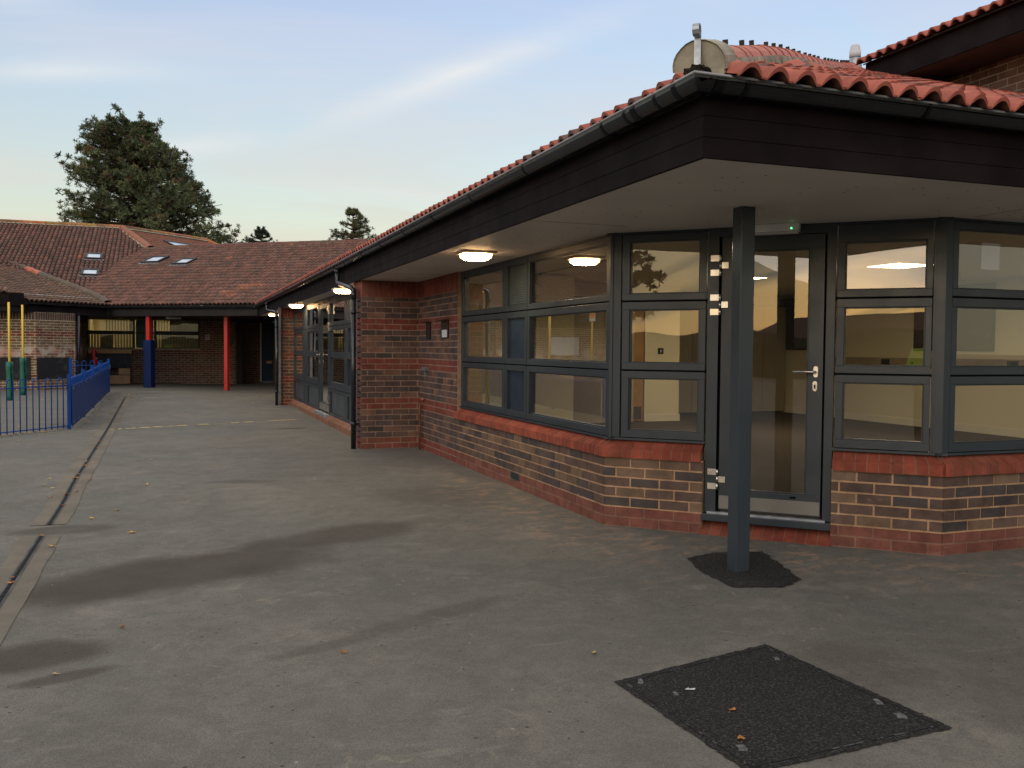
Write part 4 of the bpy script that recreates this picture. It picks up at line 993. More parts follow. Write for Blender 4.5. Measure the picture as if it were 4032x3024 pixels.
for x, y, lab in ((8.70, 9.29, 'lit square ceiling panel light seen through the pane right of the door'), (8.1, 11.9, 'added ceiling panel lighting the deeper classroom, unseen behind the door jamb'), (3.95, 9.0, 'added ceiling panel, unseen behind the head of the long window, lighting that side'), (10.4, 6.6, 'added ceiling panel, out of view, lighting the right end of the classroom')):  # only the first panel shows; the others are added unseen to light the room
    cl = thing('ceiling_light', (x, y, 2.44), lab, 'light', 'classroom ceiling panel lights')
    mb = MB(); mb.b(x-.28, x+.28, y-.28, y+.28, 2.438, 2.4485); mb.build('diffuser', 'panel_glow', cl)
    mb = MB()
    for q in ((-.30, .30, -.30, -.28), (-.30, .30, .28, .30), (-.30, -.28, -.28, .28), (.28, .30, -.28, .28)): mb.b(x+q[0], x+q[1], y+q[2], y+q[3], 2.432, 2.449)
    mb.build('frame', 'white_gloss', cl)
# corridor behind the far glazed screen
cr_ = thing('corridor_interior', (4, 17, 0), 'dim cream corridor behind the dark glazed screen', 'room')
mb = MB(); mb.b(2.66, 5.6, 12.5, 21.29, .13, .14); mb.build('floor', 'carpet', cr_)
mb = MB(); mb.b(5.5, 5.6, 12.5, 21.29, .14, 2.4); mb.b(2.7, 5.5, 21.2, 21.29, .14, 2.4); mb.b(3.2, 5.5, 12.5, 12.55, .14, 2.4); mb.build('interior_wall', 'cream_wall', cr_)
mb = MB(); mb.b(2.66, 5.6, 12.5, 21.29, 2.4, 2.42); mb.build('ceiling', 'ceiling_tile', cr_)
mb = MB(); mb.b(4.0, 4.4, 16.5, 17.1, 2.38, 2.399); mb.build('ceiling_panel', 'dim_glow', cr_)

T = .414; cs = 1/sqrt(1+T*T)
# ================================================================== HALL BLOCK (higher roof on the right)
hall = thing('hall_building', (9, 5, 0), 'taller brick hall behind the right corner with deep brown eaves and red tiles', 'building')
fH = Fr(7.75, 0, 0, 1, -1, 0)
brick_wall('brick_wall', fH, -3, 9.6, 2.6, 4.30, pal_dark, MO_DK, hall, seed=21)
mb = MB(); mb.b(7.22, 7.76, -3, 8.25, 4.245, 4.26); mb.build('soffit', 'timber_face', hall)
mb = MB(); mb.b(7.20, 7.222, -3, 8.27, 4.25, 4.52); mb.b(7.222, 7.76, 8.25, 8.27, 4.25, 4.52); mb.build('fascia_board', 'brown_wood', hall)
mb = MB(); mb.b(7.190, 7.1995, -3, 8.3, 4.512, 4.524); mb.build('eave_trim', 'lead', hall)
tiles('roof_slope', (7.13, 8.35, 4.505), (0, -1, 0), (1, 0, T), [(0, 0), (11.3, 0), (11.3, 2.5), (0, 2.5)], pal_tile_new, 'tile_new', hall, K=8, under=True, seed=22, hr=.056)
mb = MB(); mb.b(7.23, 7.75, -3, 8.2, 4.50, 4.515); mb.build('eave_board', 'dark_board', hall)
mb = MB(); mb.b(7.70, 7.74, 3.47, 8.9, 2.6, 3.2); 

# ================================================================== FAR WING
al = radians(38); ue = Vector((cos(al), -sin(al), 0)); us = Vector((sin(al), cos(al), 0)); R0 = Vector((2.17, 26.96, 0))
K0 = R0-ue*5.1
far = thing('far_wing', (0, 31, 0), 'low brick wing at the far end with covered porch and old brown tiled roof', 'building')
def pal_tile_old(i, j, rnd):
    k = rnd.uniform(.75, 1.2); r = rnd.random()
    if r < .006: return (.30*k, .11*k, .06*k)
    if r < .3: return (.120*k, .072*k, .060*k)
    return (.165*k, .082*k, .064*k)
patches = [(-1.6, -.75, 1.55, 1.86), (-1.4, -.95, 1.25, 1.55), (-1.8, -1.35, .9, 1.2), (1.7, 2.2, 6.4, 6.75), (-1.5, -1.2, .62, .9), (.3, .6, 3.1, 3.3)]
def pal_F(i, j, rnd):
    a, b_ = i*.147-5.1+.07, j*.30+.15
    for (a0, a1, b0, b1) in patches:
        if a0 < a < a1 and b0 < b_ < b1: k = rnd.uniform(.9, 1.1); return (.27*k, .115*k, .075*k)
    return pal_tile_old(i, j, rnd)
Fo = (K0.x, K0.y, 2.535); Fs = (us.x, us.y, T)
sF = 1/cs
# valley top and ridge, in (along eave, up slope) metres
tiles('roof_slope', Fo, ue, Fs, [(-.3, 0), (5.5, 0), (12.5, 4*sF), (12.5, 5.78*sF), (-3.5, 5.78*sF), (-3.0, 2.6*sF), (-2.9, 1.3*sF)], pal_F, 'tile_old', far, K=6, seed=31, hr=.058, pan_shade=.5)
mb = MB()
ridge0 = K0+ue*(-2.75)+us*5.78; ridge1 = K0+ue*12.5+us*5.78
po = lambda rnd: tuple(v*rnd.uniform(.7, 1.1) for v in (.13, .07, .05))
cap_run([(ridge0.x, ridge0.y, 4.93), (ridge1.x, ridge1.y, 4.93)], .13, .45, 'ridge_cap', 'tile_old', far, po, seed=5, mh=.05)
mb = MB(); mb.face([(ridge0.x, ridge0.y, 4.9), (ridge1.x, ridge1.y, 4.9), (ridge1.x+us.x*6, ridge1.y+us.y*6, 2.4), (ridge0.x+us.x*6, ridge0.y+us.y*6, 2.4)], 0, (.1, .05, .04)); mb.build('rear_slope', 'tile_old', far)
def rooflight(parent, O, e_, s_, a0, a1, b0, b1):
    O = Vector(O); e_ = Vector(e_).normalized(); s_ = Vector(s_).normalized(); n = e_.cross(s_); n = n if n.z > 0 else -n
    mb = MB(); w = .07
    for p, q, r, s3 in ((a0, a1, b0, b0+w), (a0, a1, b1-w, b1), (a0, a0+w, b0+w, b1-w), (a1-w, a1, b0+w, b1-w)): mb.box(O+e_*p+s_*r, e_*(q-p), s_*(s3-r), n*.11)
    f = mb.build('roof_window', 'dark_frame', parent)
    mb = MB(); mb.box(O+e_*(a0+w)+s_*(b0+w)+n*.07, e_*(a1-a0-2*w), s_*(b1-b0-2*w), n*.015); mb.build('pane', 'skylight_glass', f)
    mb = MB(); mb.box(O+e_*(a0-.08)+s_*(b0-.14)+n*.055, e_*(a1-a0+.16), s_*.14, n*.008); mb.build('flashing', 'lead', f)
rooflight(far, Fo, ue, Fs, 5.1-7.15, 5.1-6.45, 3.93*sF, 4.55*sF); rooflight(far, Fo, ue, Fs, 5.1-5.68, 5.1-5.05, 3.66*sF, 4.22*sF)
# eave: gutter, fascia, soffit
Gf = lambda a, o_, z: (K0+ue*a-us*o_)+Vector((0, 0, z))
mb = MB(); mb.box(Gf(0, -.02, SF), ue*5.16, us*.025, (0, 0, .30)); mb.build('fascia_board', 'dark_brown', far)
g_ = gutter([Gf(5.12, .055, 2.50), Gf(-.02, .055, 2.515)], far)
for a in (.25, 1.3, 2.4, 3.5, 4.6): bracket(Gf(a, .055, 2.508), ue, g_)
mb = MB(); mb.prism([(K0.x+.02, K0.y+.02), (2.27, 27.0), (3.34, 27.0), (3.34, 34.2), (-2.7, 34.2), (-2.7, 29.1)], SF+.001, SF+.02); mb.build('soffit', 'dark_brown', far)
mb = MB(); mb.b(-2.7, 3.4, 33.02, 33.1, SF-.02, SF+.02)
fF = Fr(-2.70, 33.0, 1, 0, 0, -1)
hl = [(0, 1.50, 1.255, 2.222), (1.50, 2.06, 1.255, 2.222), (2.06, 3.52, 1.255, 2.222)]
brick_wall('brick_wall', fF, 0, 4.72, -.05, SF, pal_dark, MO_DK, far, hl, seed=33)
brick_wall('brick_wall', Fr(2.02, 0, 0, 1, 1, 0), 33.0, 34.0, -.05, SF, pal_dark, MO_DK, far, seed=34)
fF2 = Fr(2.02, 34.0, 1, 0, 0, -1)
brick_wall('brick_wall', fF2, 0, 1.33, -.05, SF, pal_dark, MO_DK, far, [(.90, 1.33, 0, 2.2)], seed=35)
mb = MB(); fF2.box(mb, .93, 1.33, -.06, .0, .10, 2.2); bd = mb.build('blue_door', 'blue_door', far)
mb = MB(); fF2.box(mb, .88, .925, -.06, .02, .08, 2.2); mb.build('door_lining', 'white_gloss', bd)
mb = MB(); fF2.box(mb, 1.10, 1.30, .001, .006, .74, .83); mb.build('push_plate', 'ply', bd)
mb = MB(); mb.b(2.03, 2.21, 32.80, 32.99, .0, 2.2); mb.build('brick_pier', 'dark_brown', far)
# windows with vertical blinds
def far_window(u0, u1, rows, slats):
    mb = MB(); w = .05
    zs = [rows[0][0]-.05]+[z for r_ in rows for z in r_]+[rows[-1][1]+.05]
    fF.box(mb, u0, u1, -.10, .0, 1.256, rows[0][0]); fF.box(mb, u0, u1, -.10, .0, rows[0][1], rows[1][0]); fF.box(mb, u0, u1, -.10, .0, rows[1][1], 2.221)
    for z0, z1 in rows:
        fF.box(mb, u0, u0+w, -.10, 0, z0, z1); fF.box(mb, u1-w, u1, -.10, 0, z0, z1)
    f = mb.build('window', 'dark_frame', far)
    for z0, z1 in rows: mb = MB(); fF.box(mb, u0+w, u1-w, -.055, -.05, z0, z1); mb.build('pane', 'glass_far', f)
    mb = MB(); rnd = random.Random(int(u0*10)+3)
    for (z0, z1), fn in zip(rows, slats):
        x = u0+w
        while x < u1-w:
            a = fn((x-u0)/(u1-u0), rnd)
            zz1 = z1+.03; zz0 = z0-.03
            if a > 0.02: fF.box(mb, x, x+min(.088*a, .085), -.13-.03*(1-a), -.127, zz0, zz1)
            x += .089
    mb.build('vertical_blind', 'blind', f)
far_window(.0, 1.48, [(1.275, 1.717), (1.83, 2.205)], [lambda f, r: .55 if f < .27 or .5 < f < .9 else .97, lambda f, r: 0 if f < .34 else (.5 if f < .85 else .95)])
far_window(2.07, 3.52, [(1.275, 1.712), (1.838, 2.205)], [lambda f, r: .6 if f < .15 else .93, lambda f, r: .35 if f < .3 else .98])
mb = MB(); fF.box(mb, 1.505, 2.055, -.06, -.02, 1.265, 1.74); fF.box(mb, 1.505, 2.055, -.06, -.02, 1.79, 2.205); tp = mb.build('teal_panel', 'teal', far)
mb = MB(); fF.box(mb, 1.49, 2.065, -.07, -.01, 1.741, 1.789); mb.build('mid_rail', 'dark_frame', tp)
mb = MB()
for cz, R_ in ((1.50, .14), (2.02, .13)):
    for k in range(16):
        a0 = pi*.75+k*.16; a1 = a0+.16; c0 = Vector((1.85, 0, cz))
        for a_, b_ in ((a0, a1),):
            mb.face([fF.P(1.86+R_*cos(a_), -.019, cz+R_*sin(a_)), fF.P(1.86+R_*cos(b_), -.019, cz+R_*sin(b_)), fF.P(1.86+(R_-.015)*cos(b_), -.019, cz+(R_-.015)*sin(b_)), fF.P(1.86+(R_-.015)*cos(a_), -.019, cz+(R_-.015)*sin(a_))])
mb.build('painted_ring', 'teal_line', tp)
mb = MB(); mb.b(-2.69, 3.3, 36.0, 36.1, 0, 2.6); mb.b(-2.69, 3.3, 33.1, 36, 2.55, 2.6); mb.b(-2.75, -2.69, 33.1, 36, 0, 2.6); mb.b(.9, .95, 33.1, 36, 0, 2.6); mb.build('inner_wall', 'cream_wall', far)
mb = MB(); mb.b(-2.2, -1.6, 34.6, 35.2, 2.53, 2.545); mb.b(-.3, .3, 35.0, 35.3, 2.53, 2.545); mb.build('inner_lamp', 'dim_glow', far)
mb = MB(); mb.b(-.22, .22, 29.05, 29.17, SF-.085, SF-.001)
tag(mb.build('strip_light', 'lead', None, .02), 'unlit grey strip light under the far porch ceiling', 'light')
mb = MB(); mb.prism([(K0.x-.10, K0.y-.03), (K0.x+.01, K0.y-.11), (K0.x+.10, K0.y-.03), (K0.x+.02, K0.y+.12), (K0.x-.08, K0.y+.08)], SF-.002, 2.50); mb.build('corner_block', 'dark_brown', far)
# notices on the far wall
sg = thing('warning_sign', (1.07, 32.98, 1.55), 'small square sign with a red crossed circle on the far brick wall', 'sign')
mb = MB(); fF.box(mb, 3.70, 3.85, .009, .014, 1.555, 1.745); mb.build('plate', 'sign_white', sg)
mb = MB()
for k in range(20):
    a0, a1 = 2*pi*k/20, 2*pi*(k+1)/20
    mb.face([fF.P(3.775+.055*cos(a0), .0155, 1.67+.055*sin(a0)), fF.P(3.775+.055*cos(a1), .0155, 1.67+.055*sin(a1)), fF.P(3.775+.040*cos(a1), .0155, 1.67+.040*sin(a1)), fF.P(3.775+.040*cos(a0), .0155, 1.67+.040*sin(a0))])
mb.face([fF.P(3.735, .0155, 1.705), fF.P(3.745, .0155, 1.715), fF.P(3.815, .0155, 1.635), fF.P(3.805, .0155, 1.625)]); mb.build('symbol', 'sign_red', sg)
mb = MB(); fF.box(mb, 4.46, 4.63, .009, .016, 1.42, 1.78); tag(mb.build('wall_notice', 'grey_board'), 'plain grey notice on the dark wall just right of the red column', 'notice')
# columns
def column(x, y, w, rot, mat, z1=SF, par=None, name='column', z0=None):
    mb = MB(); a = radians(rot); ex_ = Vector((cos(a), sin(a), 0)); ey_ = Vector((-sin(a), cos(a), 0)); z0 = ground_z(x, y)-.02 if z0 is None else z0
    mb.box(Vector((x, y, z0))-ex_*w/2-ey_*w/2, ex_*w, ey_*w, (0, 0, z1-z0)); return mb.build(name, mat, par, .004)
o = column(1.45, 28.1, .115, -38, 'red_paint', name='red_column'); tag(o, 'bare red square column carrying the far porch roof', 'column', 'red columns of the far porch')
c2 = thing('padded_column', (-.70, 29.2, .08), 'red square column wrapped in blue padding at child height', 'column', 'red columns of the far porch')
column(-.70, 29.42, .13, -38, 'red_paint', par=c2, name='shaft')
mb = MB(); a = radians(-38); ex_ = Vector((cos(a), sin(a), 0)); ey_ = Vector((-sin(a), cos(a), 0)); mb.box(Vector((-.70, 29.42, .075))-ex_*.135-ey_*.105, ex_*.27, ey_*.21, (0, 0, 1.44)); mb.build('padding', 'pad_blue', c2, .02)

# outdoor play kitchen under the left far window
mk = thing('play_kitchen', (-1.9, 32.8, .07), 'plywood outdoor play kitchen with shelf, cupboard and grey splashback under far window', 'play kitchen')
mb = MB(); mb.b(-2.62, -1.32, 32.68, 32.98, 1.085, 1.21); mb.build('top_shelf', 'ply', mk)
mb = MB(); mb.b(-2.60, -1.355, 32.90, 32.985, .64, 1.075); mb.build('splashback', 'grey_board', mk)
mb = MB(); mb.b(-2.60, -1.36, 32.60, 32.985, .60, .632); mb.b(-2.6, -1.37, 32.62, 32.95, .37, .39); mb.build('worktop', 'timber_face', mk)
mb = MB(); mb.b(-1.715, -1.37, 32.63, 32.95, .17, .60); mb.build('cupboard', 'ply', mk)
mb = MB(); mb.b(-2.60, -1.715, 32.63, 32.66, .17, .38); mb.build('lower_panel', 'ply', mk)
mb = MB(); mb.b(-2.60, -1.37, 32.61, 32.95, .065, .169); mb.build('plinth', 'ply', mk)
# red play fixture
rp = thing('toy_water_pump', (-2.30, 30.9, .1), 'upright bright red toy pump behind the blue fence by the far wall', 'toy pump')
mb = MB(); mb.tube([(-2.30, 30.95, .07), (-2.29, 30.95, .5), (-2.30, 30.95, .8), (-2.33, 30.95, .98), (-2.33, 30.95, 1.14), (-2.30, 30.95, 1.24), (-2.30, 30.95, 1.28)], [.035, .032, .045, .06, .055, .035, .01], 12); mb.build('body', 'red_plastic', rp)
mb = MB(); mb.tube([(-2.30, 30.95, 1.16), (-2.25, 30.93, 1.17), (-2.24, 30.93, 1.10)], .02, 8); mb.tube([(-2.29, 30.95, .82), (-2.24, 30.93, .90), (-2.235, 30.93, .84), (-2.26, 30.94, .74)], .024, 8); mb.build('spout', 'red_plastic', rp)
mb = MB(); mb.b(-2.27, -2.22, 30.9, 30.92, .935, .955); mb.build('handle', 'sign_white', rp)

# ================================================================== LEFT WING
lw = thing('left_wing', (-6, 31, 0), 'left brick wing with chalked walls, blackboards and weathered pantile roof', 'building')
fL = Fr(-10, 28.2, 1, 0, 0, -1); fD = Fr(-3.57, 28.2, 1, 1, 1, -1); fE = Fr(-2.675, 0, 0, 1, 1, 0)
SOL = (2.03, 2.245, 'old')
brick_wall('brick_wall', fL, -8, 6.43, -.05, 2.245, pal_old, MO_OLD, lw, mat='brick_chalk', soldier=SOL, seed=41)
brick_wall('brick_wall', fD, 0, 1.265, -.05, 2.245, pal_old, MO_OLD, lw, mat='brick_chalk', soldier=SOL, seed=42)
brick_wall('brick_wall', fE, 29.1, 33.0, -.05, 2.245, pal_old, MO_DK, lw, mat='brick_chalk', soldier=SOL, seed=43)
for fr, u0, u1, z0, z1, lab in ((fL, 5.40, 6.295, .375, .995, 'chalk smeared blackboard on the brick wall behind the green padded poles'), (fD, .02, 1.085, .395, .993, 'chalk smeared blackboard on the angled brick wall beside the black pipe'), (fL, 4.2, 5.2, .375, .995, 'blackboard at the far left of the brick wall, mostly out of sight')):
    mb = MB(); fr.box(mb, u0, u1, .008, .024, z0, z1); tag(mb.build('blackboard', 'blackboard'), lab, 'blackboard', 'blackboards on the left brick wall')
mb = MB(); fL.box(mb, 10-6.52, 10-5.48, .008, .03, 1.135, 1.735); tag(mb.build('whiteboard', 'sign_white'), 'white board on the left brick wall, seen as a reflection in the long window', 'whiteboard')
mb = MB(); mb.cyl(-2.60, 29.25, .0, 2.2, .05, 12); mb.build('downpipe', 'gutter_black', lw)
kx, ky = K0.x, K0.y
# lower diagonal slope D, main slope L, upper slope R
gD = .25; Ex, Ey = kx-2.3, ky-2.3
sD = Vector((-1/S2, 1/S2, gD)); nD = sqrt(1+gD*gD); eD = Vector((1, 1, 0)).normalized()
Do = Vector((kx, ky, 2.535))
def D_ab(x, y): v = Vector((x-kx, y-ky, 0)); return (v.dot(eD), v.dot(Vector((-1/S2, 1/S2, 0)))*nD)

hipD = [(-8.6, 38.9), (-5.566, 35.554), (-4.556, 34.341), (-3.538, 32.927), (-2.734, 31.863), (-2.074, 30.743)]
def pal_L(i, j, rnd):
    if j == 12 and False: return (.4, .13, .08)
    return pal_tile_old(i, j, rnd)
def pal_D(i, j, rnd):
    k = rnd.uniform(.75, 1.2); return (.155*k, .098*k, .072*k) if rnd.random() < .8 else (.20*k, .105*k, .07*k)
tiles('lower_roof_slope', tuple(Do), eD, sD, [D_ab(kx, ky), D_ab(kx-4.2, ky-4.2)]+[D_ab(*p) for p in hipD]+[D_ab(kx+.02, ky+.1)], pal_D, 'tile_old', lw, K=7, under=True, seed=51, hr=.06, pan_shade=.5)
Lo = (-12, 31.13, 2.535)
L_ab = lambda x, y: (x+12, (y-31.13)/cs)
tiles('main_roof_slope', Lo, (1, 0, 0), (0, 1, T), [L_ab(*p) for p in ((-19, 33.0), (-9.5, 36.0), (-8.5, 36.8), (-5.55, 34.7), (-3.6, 32.8), (-2.2, 31.35), (-2.0, 31.45), (-2.6, 32.7), (-2.2, 33.6), (-.72, 36.85), (-1.887, 39.35), (-19, 39.35))], pal_L, 'tile_old', lw, K=6, seed=52, hr=.06, pan_shade=.5)
Ro = (-.797, 36.8, 4.88); sR = (-1/S2, 1/S2, .404)
tiles('upper_roof_slope', Ro, eD, sR, [(0, -.3), (.99, 2.73), (5.54, 2.70), (6.5, .8), (6.6, -1.2), (0, -1.2)], lambda i, j, r: tuple(v*r.uniform(.9, 1.1) for v in (.21, .088, .058)), 'tile_old', lw, K=6, seed=53, hr=.05, pan_shade=.7)
cap_or = lambda rnd: tuple(v*rnd.uniform(.75, 1.1) for v in ((.36, .16, .055) if rnd.random() < .6 else (.24, .10, .05)))
cap_run([(-19, 39.40, 5.98), (-1.887, 39.36, 5.98), (1.36, 42.55, 5.98)], .13, .45, 'ridge_cap', 'tile_old', lw, cap_or, seed=6, mh=.04)
cap_run([(-1.887, 39.33, 5.97), (-.80, 36.8, 4.97)], .14, .45, 'hip_cap', 'tile_old', lw, lambda r: tuple(v*r.uniform(.9, 1.1) for v in (.27, .115, .07)), seed=7, mh=.06)
cap_run([(1.36, 42.55, 5.97), (2.6, 42.0, 5.35)], .13, .45, 'hip_cap', 'tile_old', lw, cap_or, seed=8, mh=.06)
hz_ = lambda p: 2.60+gD*((p[1]-p[0])-(ky-kx))/S2
def cap_hip(rnd):
    cap_hip.n += 1
    return tuple(v*rnd.uniform(.9, 1.05) for v in ((.50, .16, .095) if cap_hip.n in (17, 18) else (.115, .088, .066)))
cap_hip.n = 0
cap_run([(p[0], p[1], hz_(p)+.01) for p in hipD]+[(kx-.02, ky+.12, 2.60)], .135, .42, 'hip_cap', 'tile_old', lw, cap_hip, seed=9, mh=.08)
rooflight(lw, Lo, (1, 0, 0), (0, 1, T), 12-2.92, 12-2.37, 4.30/cs, 4.86/cs); rooflight(lw, Lo, (1, 0, 0), (0, 1, T), 12-2.915, 12-2.37, 2.62/cs, 3.17/cs)
rooflight(lw, Ro, eD, sR, 2.0, 3.4, .62, 1.56)
mb = MB(); mb.face([(-19, 39.4, 5.9), (-1.9, 39.4, 5.9), (-1.9, 46, 3), (-19, 46, 3)], 0, (.1, .05, .04)); mb.face([(-1.9, 39.4, 5.9), (1.36, 42.55, 5.9), (-1.5, 46, 3.5), (-1.9, 46, 3)], 0, (.1, .05, .04)); mb.face([(1.36, 42.55, 5.9), (3.4, 43.2, 4.4), (3.4, 46, 3.2), (-1.5, 46, 3.5)], 0, (.1, .05, .04)); mb.build('rear_slope', 'tile_old', lw)
# gutters and fascias on the left wing
dn = Vector((1/S2, -1/S2, 0)); kk = Vector((kx, ky, 0)); q0 = kk-eD*2.82
mb = MB(); mb.box(q0-dn*.03+Vector((0, 0, SF+.0)), (kk-q0), dn*.025, (0, 0, .28)); mb.build('fascia_board', 'brown_wood', lw)
gl_ = gutter([kk+dn*.06+Vector((0, 0, 2.50)), q0+dn*.06+Vector((0, 0, 2.525))], lw)
for f in (.1, .45, .8): bracket(kk+(q0-kk)*f+dn*.06+Vector((0, 0, 2.515)), eD, gl_)
mb = MB(); A1 = Vector((-3.80, 27.88, 0)); A2 = Vector((-4.12, 27.55, 0)); A3 = Vector((-18.0, 27.55, 0))
mb.prism([A1.xy, A2.xy, A3.xy, (-18.0, 27.60), (-4.14, 27.60), (-3.95, 28.1)], 2.39, 2.735); mb.prism([A1.xy, (-3.95, 28.1), (-3.86, 28.16), (-3.74, 27.94)], 2.42, 2.62)
mb.build('boxed_eave', 'brown_wood', lw)
mb = MB(); mb.prism([(-18, 27.62), (-4.15, 27.62), (-3.80, 27.96), (-3.83, 27.99), (-4.17, 27.65), (-18, 27.65)], 2.235, 2.6); mb.build('inner_board', 'dark_brown', lw)
mb = MB(); mb.prism([(-18, 27.6), (-4.14, 27.6), (-3.8, 28.0), (kx, ky), (-2.7, 30.4), (-2.7, 29.1), (-3.57, 28.25), (-18, 28.25)], 2.246, 2.26); mb.build('soffit', 'dark_brown', lw)
tiles('front_roof_slope', (-19, 27.52, 2.72), (1, 0, 0), (0, 1, T), [(0, 0), (14.9, 0), (13.2, 2.6), (11.8, 6.2), (0, 6.2)], pal_D, 'tile_old', lw, K=6, seed=54, hr=.055, pan_shade=.5)
mb = MB(); pz = [Vector((kx, ky, 2.62))+eD*(-a)+sD.normalized()*.30+Vector((0, 0, .045+.02*abs(sin(a*pi/.147)))) for a in [k*.0367 for k in range(8, 74)]]
mb.tube(pz, .008, 5); mb.build('roof_cable', 'sign_white', lw)

# ================================================================== yellow poles
def pole(x, y, zt, pz, lab, sign=False):
    g_ = ground_z(x, y); p = thing('yellow_pole', (x, y, g_), lab, 'pole', 'yellow poles with green padding')
    mb = MB(); mb.tube([(x, y, g_), (x, y, zt-.01), (x, y, zt)], [.0245, .0245, .018], 14); mb.build('pole_shaft', 'yellow_paint', p)
    mb = MB(); rnd = random.Random(int(y*10)); n = 8
    mb.tube([(x+rnd.uniform(-.004, .004), y, g_+.0+(pz-g_)*k/n) for k in range(n+1)], [.074+rnd.uniform(-.004, .004) for k in range(n+1)], 18); pd = mb.build('foam_pad', 'pad_green', p)
    mb = MB()
    for k in range(10):
        z0 = g_+.03+(pz-g_-.05)*k/10; z1 = g_+.03+(pz-g_-.05)*(k+1)/10; w = .006+.006*sin(k*1.3)**2; xx = x+.045+.012*sin(k*.6); mb.b(xx-w, xx+w, y-.066, y-.052, z0, z1)
    mb.build('pad_split', 'gap_black', pd)
    if sign:
        mb = MB(); mb.b(x-.085, x+.085, y-.035, y-.028, zt-.25, zt); sp = mb.build('sign_plate', 'sign_white', p)
        mb = MB(); mb.b(x-.07, x+.07, y-.037, y-.0352, zt-.17, zt-.02); mb.build('sign_panel', 'sign_orange', sp)
pole(-3.534, 23.61, 2.31, .95, 'nearer yellow pole, its split green foam padding wider than the other')
pole(-3.537, 25.63, 2.335, 1.02, 'farther yellow pole, with its unsplit green padding, in front of the brick wall')
pole(-4.78, 23.5, 2.39, 1.0, 'yellow pole topped by an orange and white sign, seen in the window reflection', True)

# ================================================================== blue fence
def fence_bars(fr, us_, z_of, top, rail, parent, fill_end=True):
    """bow top: neighbouring bars join in a hoop"""
    for u0, u1 in us_:
        mb = MB(); g0 = z_of(u0)+.02; r = (u1-u0)/2
        path = [fr.P(u0, 0, g0), fr.P(u0, 0, top-r)]+[fr.P(u0+r-r*cos(pi*k/8), 0, top-r+r*sin(pi*k/8)) for k in range(1, 8)]+[fr.P(u1, 0, top-r), fr.P(u1, 0, g0)]
        mb.tube(path, .0085, 8); mb.build('hoop_bar', 'blue_paint', parent)
def fpost(p, h, parent, w=.05):
    g_ = ground_z(p.x, p.y); mb = MB(); mb.b(p.x-w/2, p.x+w/2, p.y-w/2, p.y+w/2, g_-.01, g_+h)
    mb.cyl(p.x, p.y, g_+h, g_+h+.012, w*.45, 12); return mb.build('fence_post', 'blue_paint', parent)
f1 = thing('bow_top_fence', (-1.577, 16.11, 0), 'low blue bow top railing at the left edge, open bars with fallen leaves below', 'fence', 'blue playground fencing')
dv = Vector((-2.384+1.577, 15.03-16.11, 0)).normalized(); fr1 = Fr(-1.577, 16.11, dv.x, dv.y, dv.y, -dv.x)
zf = lambda u: ground_z(*(fr1.P(u, 0, 0).xy))
us1 = [(.06+.245*k+.06, .06+.245*k+.06+.122) for k in range(11)]
fence_bars(fr1, us1, zf, .825, .70, f1)
for z, h in ((.695, .016), (.055, .014)):
    mb = MB(); fr1.box(mb, .02, 2.8, -.012, .012, z-h/2, z+h/2); mb.build('rail', 'blue_paint', f1)
fpost(Vector((-1.577, 16.11, 0)), .865, f1); fpost(fr1.P(2.82, 0, 0), .865, f1)
f2_ = thing('panelled_fence', (-1.6, 16.2, 0), 'blue fence run clad with a scuffed solid blue board, seen almost edge on', 'fence', 'blue playground fencing')
P0_, P1_ = Vector((-1.570, 16.16, 0)), Vector((-1.65, 26.7, 0)); LL = (P1_-P0_).length; fr2 = Fr(P0_.x, P0_.y, P1_.x-P0_.x, P1_.y-P0_.y, 1, 0)
def rel(u): return ground_z(*(fr2.P(u, 0, 0).xy))
seg = [0, 2.55, 4.85, 7.0, LL]
for a, b_ in zip(seg, seg[1:]):
    zg0, zg1 = rel(a), rel(b_); mb = MB(); o_ = fr2.P(a+.03, .022, zg0+.035); d_ = fr2.P(b_-.03, .022, zg1+.035)-o_
    mb.box(o_, d_, fr2.n*.008, (0, 0, .655)); mb.build('board_panel', 'blue_board', f2_)
    mb = MB()
    for z in (.70, .05): o_ = fr2.P(a, -.012, zg0+z); mb.box(o_, fr2.P(b_, -.012, zg1+z)-o_, fr2.n*.024, (0, 0, .016))
    o_ = fr2.P(a+.02, .0, zg0+.66); mb.box(o_, fr2.P(b_-.02, .0, zg1+.66)-o_, fr2.n*.036, (0, 0, .03)); mb.build('rail', 'blue_paint', f2_)
    u = a+.09
    while u+.12 < b_-.04:
        mb = MB(); zz_ = rel(u); r = .055
        mb.tube([fr2.P(u, 0, zz_+.05), fr2.P(u, 0, zz_+.82-r)]+[fr2.P(u+r-r*cos(pi*k/6), 0, zz_+.82-r+r*sin(pi*k/6)) for k in range(1, 6)]+[fr2.P(u+2*r, 0, zz_+.82-r), fr2.P(u+2*r, 0, zz_+.05)], .0085, 6); mb.build('hoop_bar', 'blue_paint', f2_); u += .24
    for u_, z in ((a+.25, .64), (b_-.6, .64), (a+.3, .09), ((a+b_)/2, .64), ((a+b_)/2, .09)):
        mb = MB(); q = fr2.P(u_, .031, rel(u_)+z); mb.tube([q, q+fr2.n*.006], .011, 8); mb.build('bolt', 'sign_white', f2_)
for u in seg[1:]: fpost(fr2.P(u, 0, 0), .88, f2_, .06)
mb = MB(); q = fr2.P(LL, 0, rel(LL)); mb.b(q.x+.032, q.x+.045, q.y-.04, q.y-.015, q.z+.62, q.z+.72); mb.b(q.x+.032, q.x+.045, q.y-.04, q.y-.015, q.z+.0, q.z+.09); mb.build('gate_hinge', 'galv', f2_)
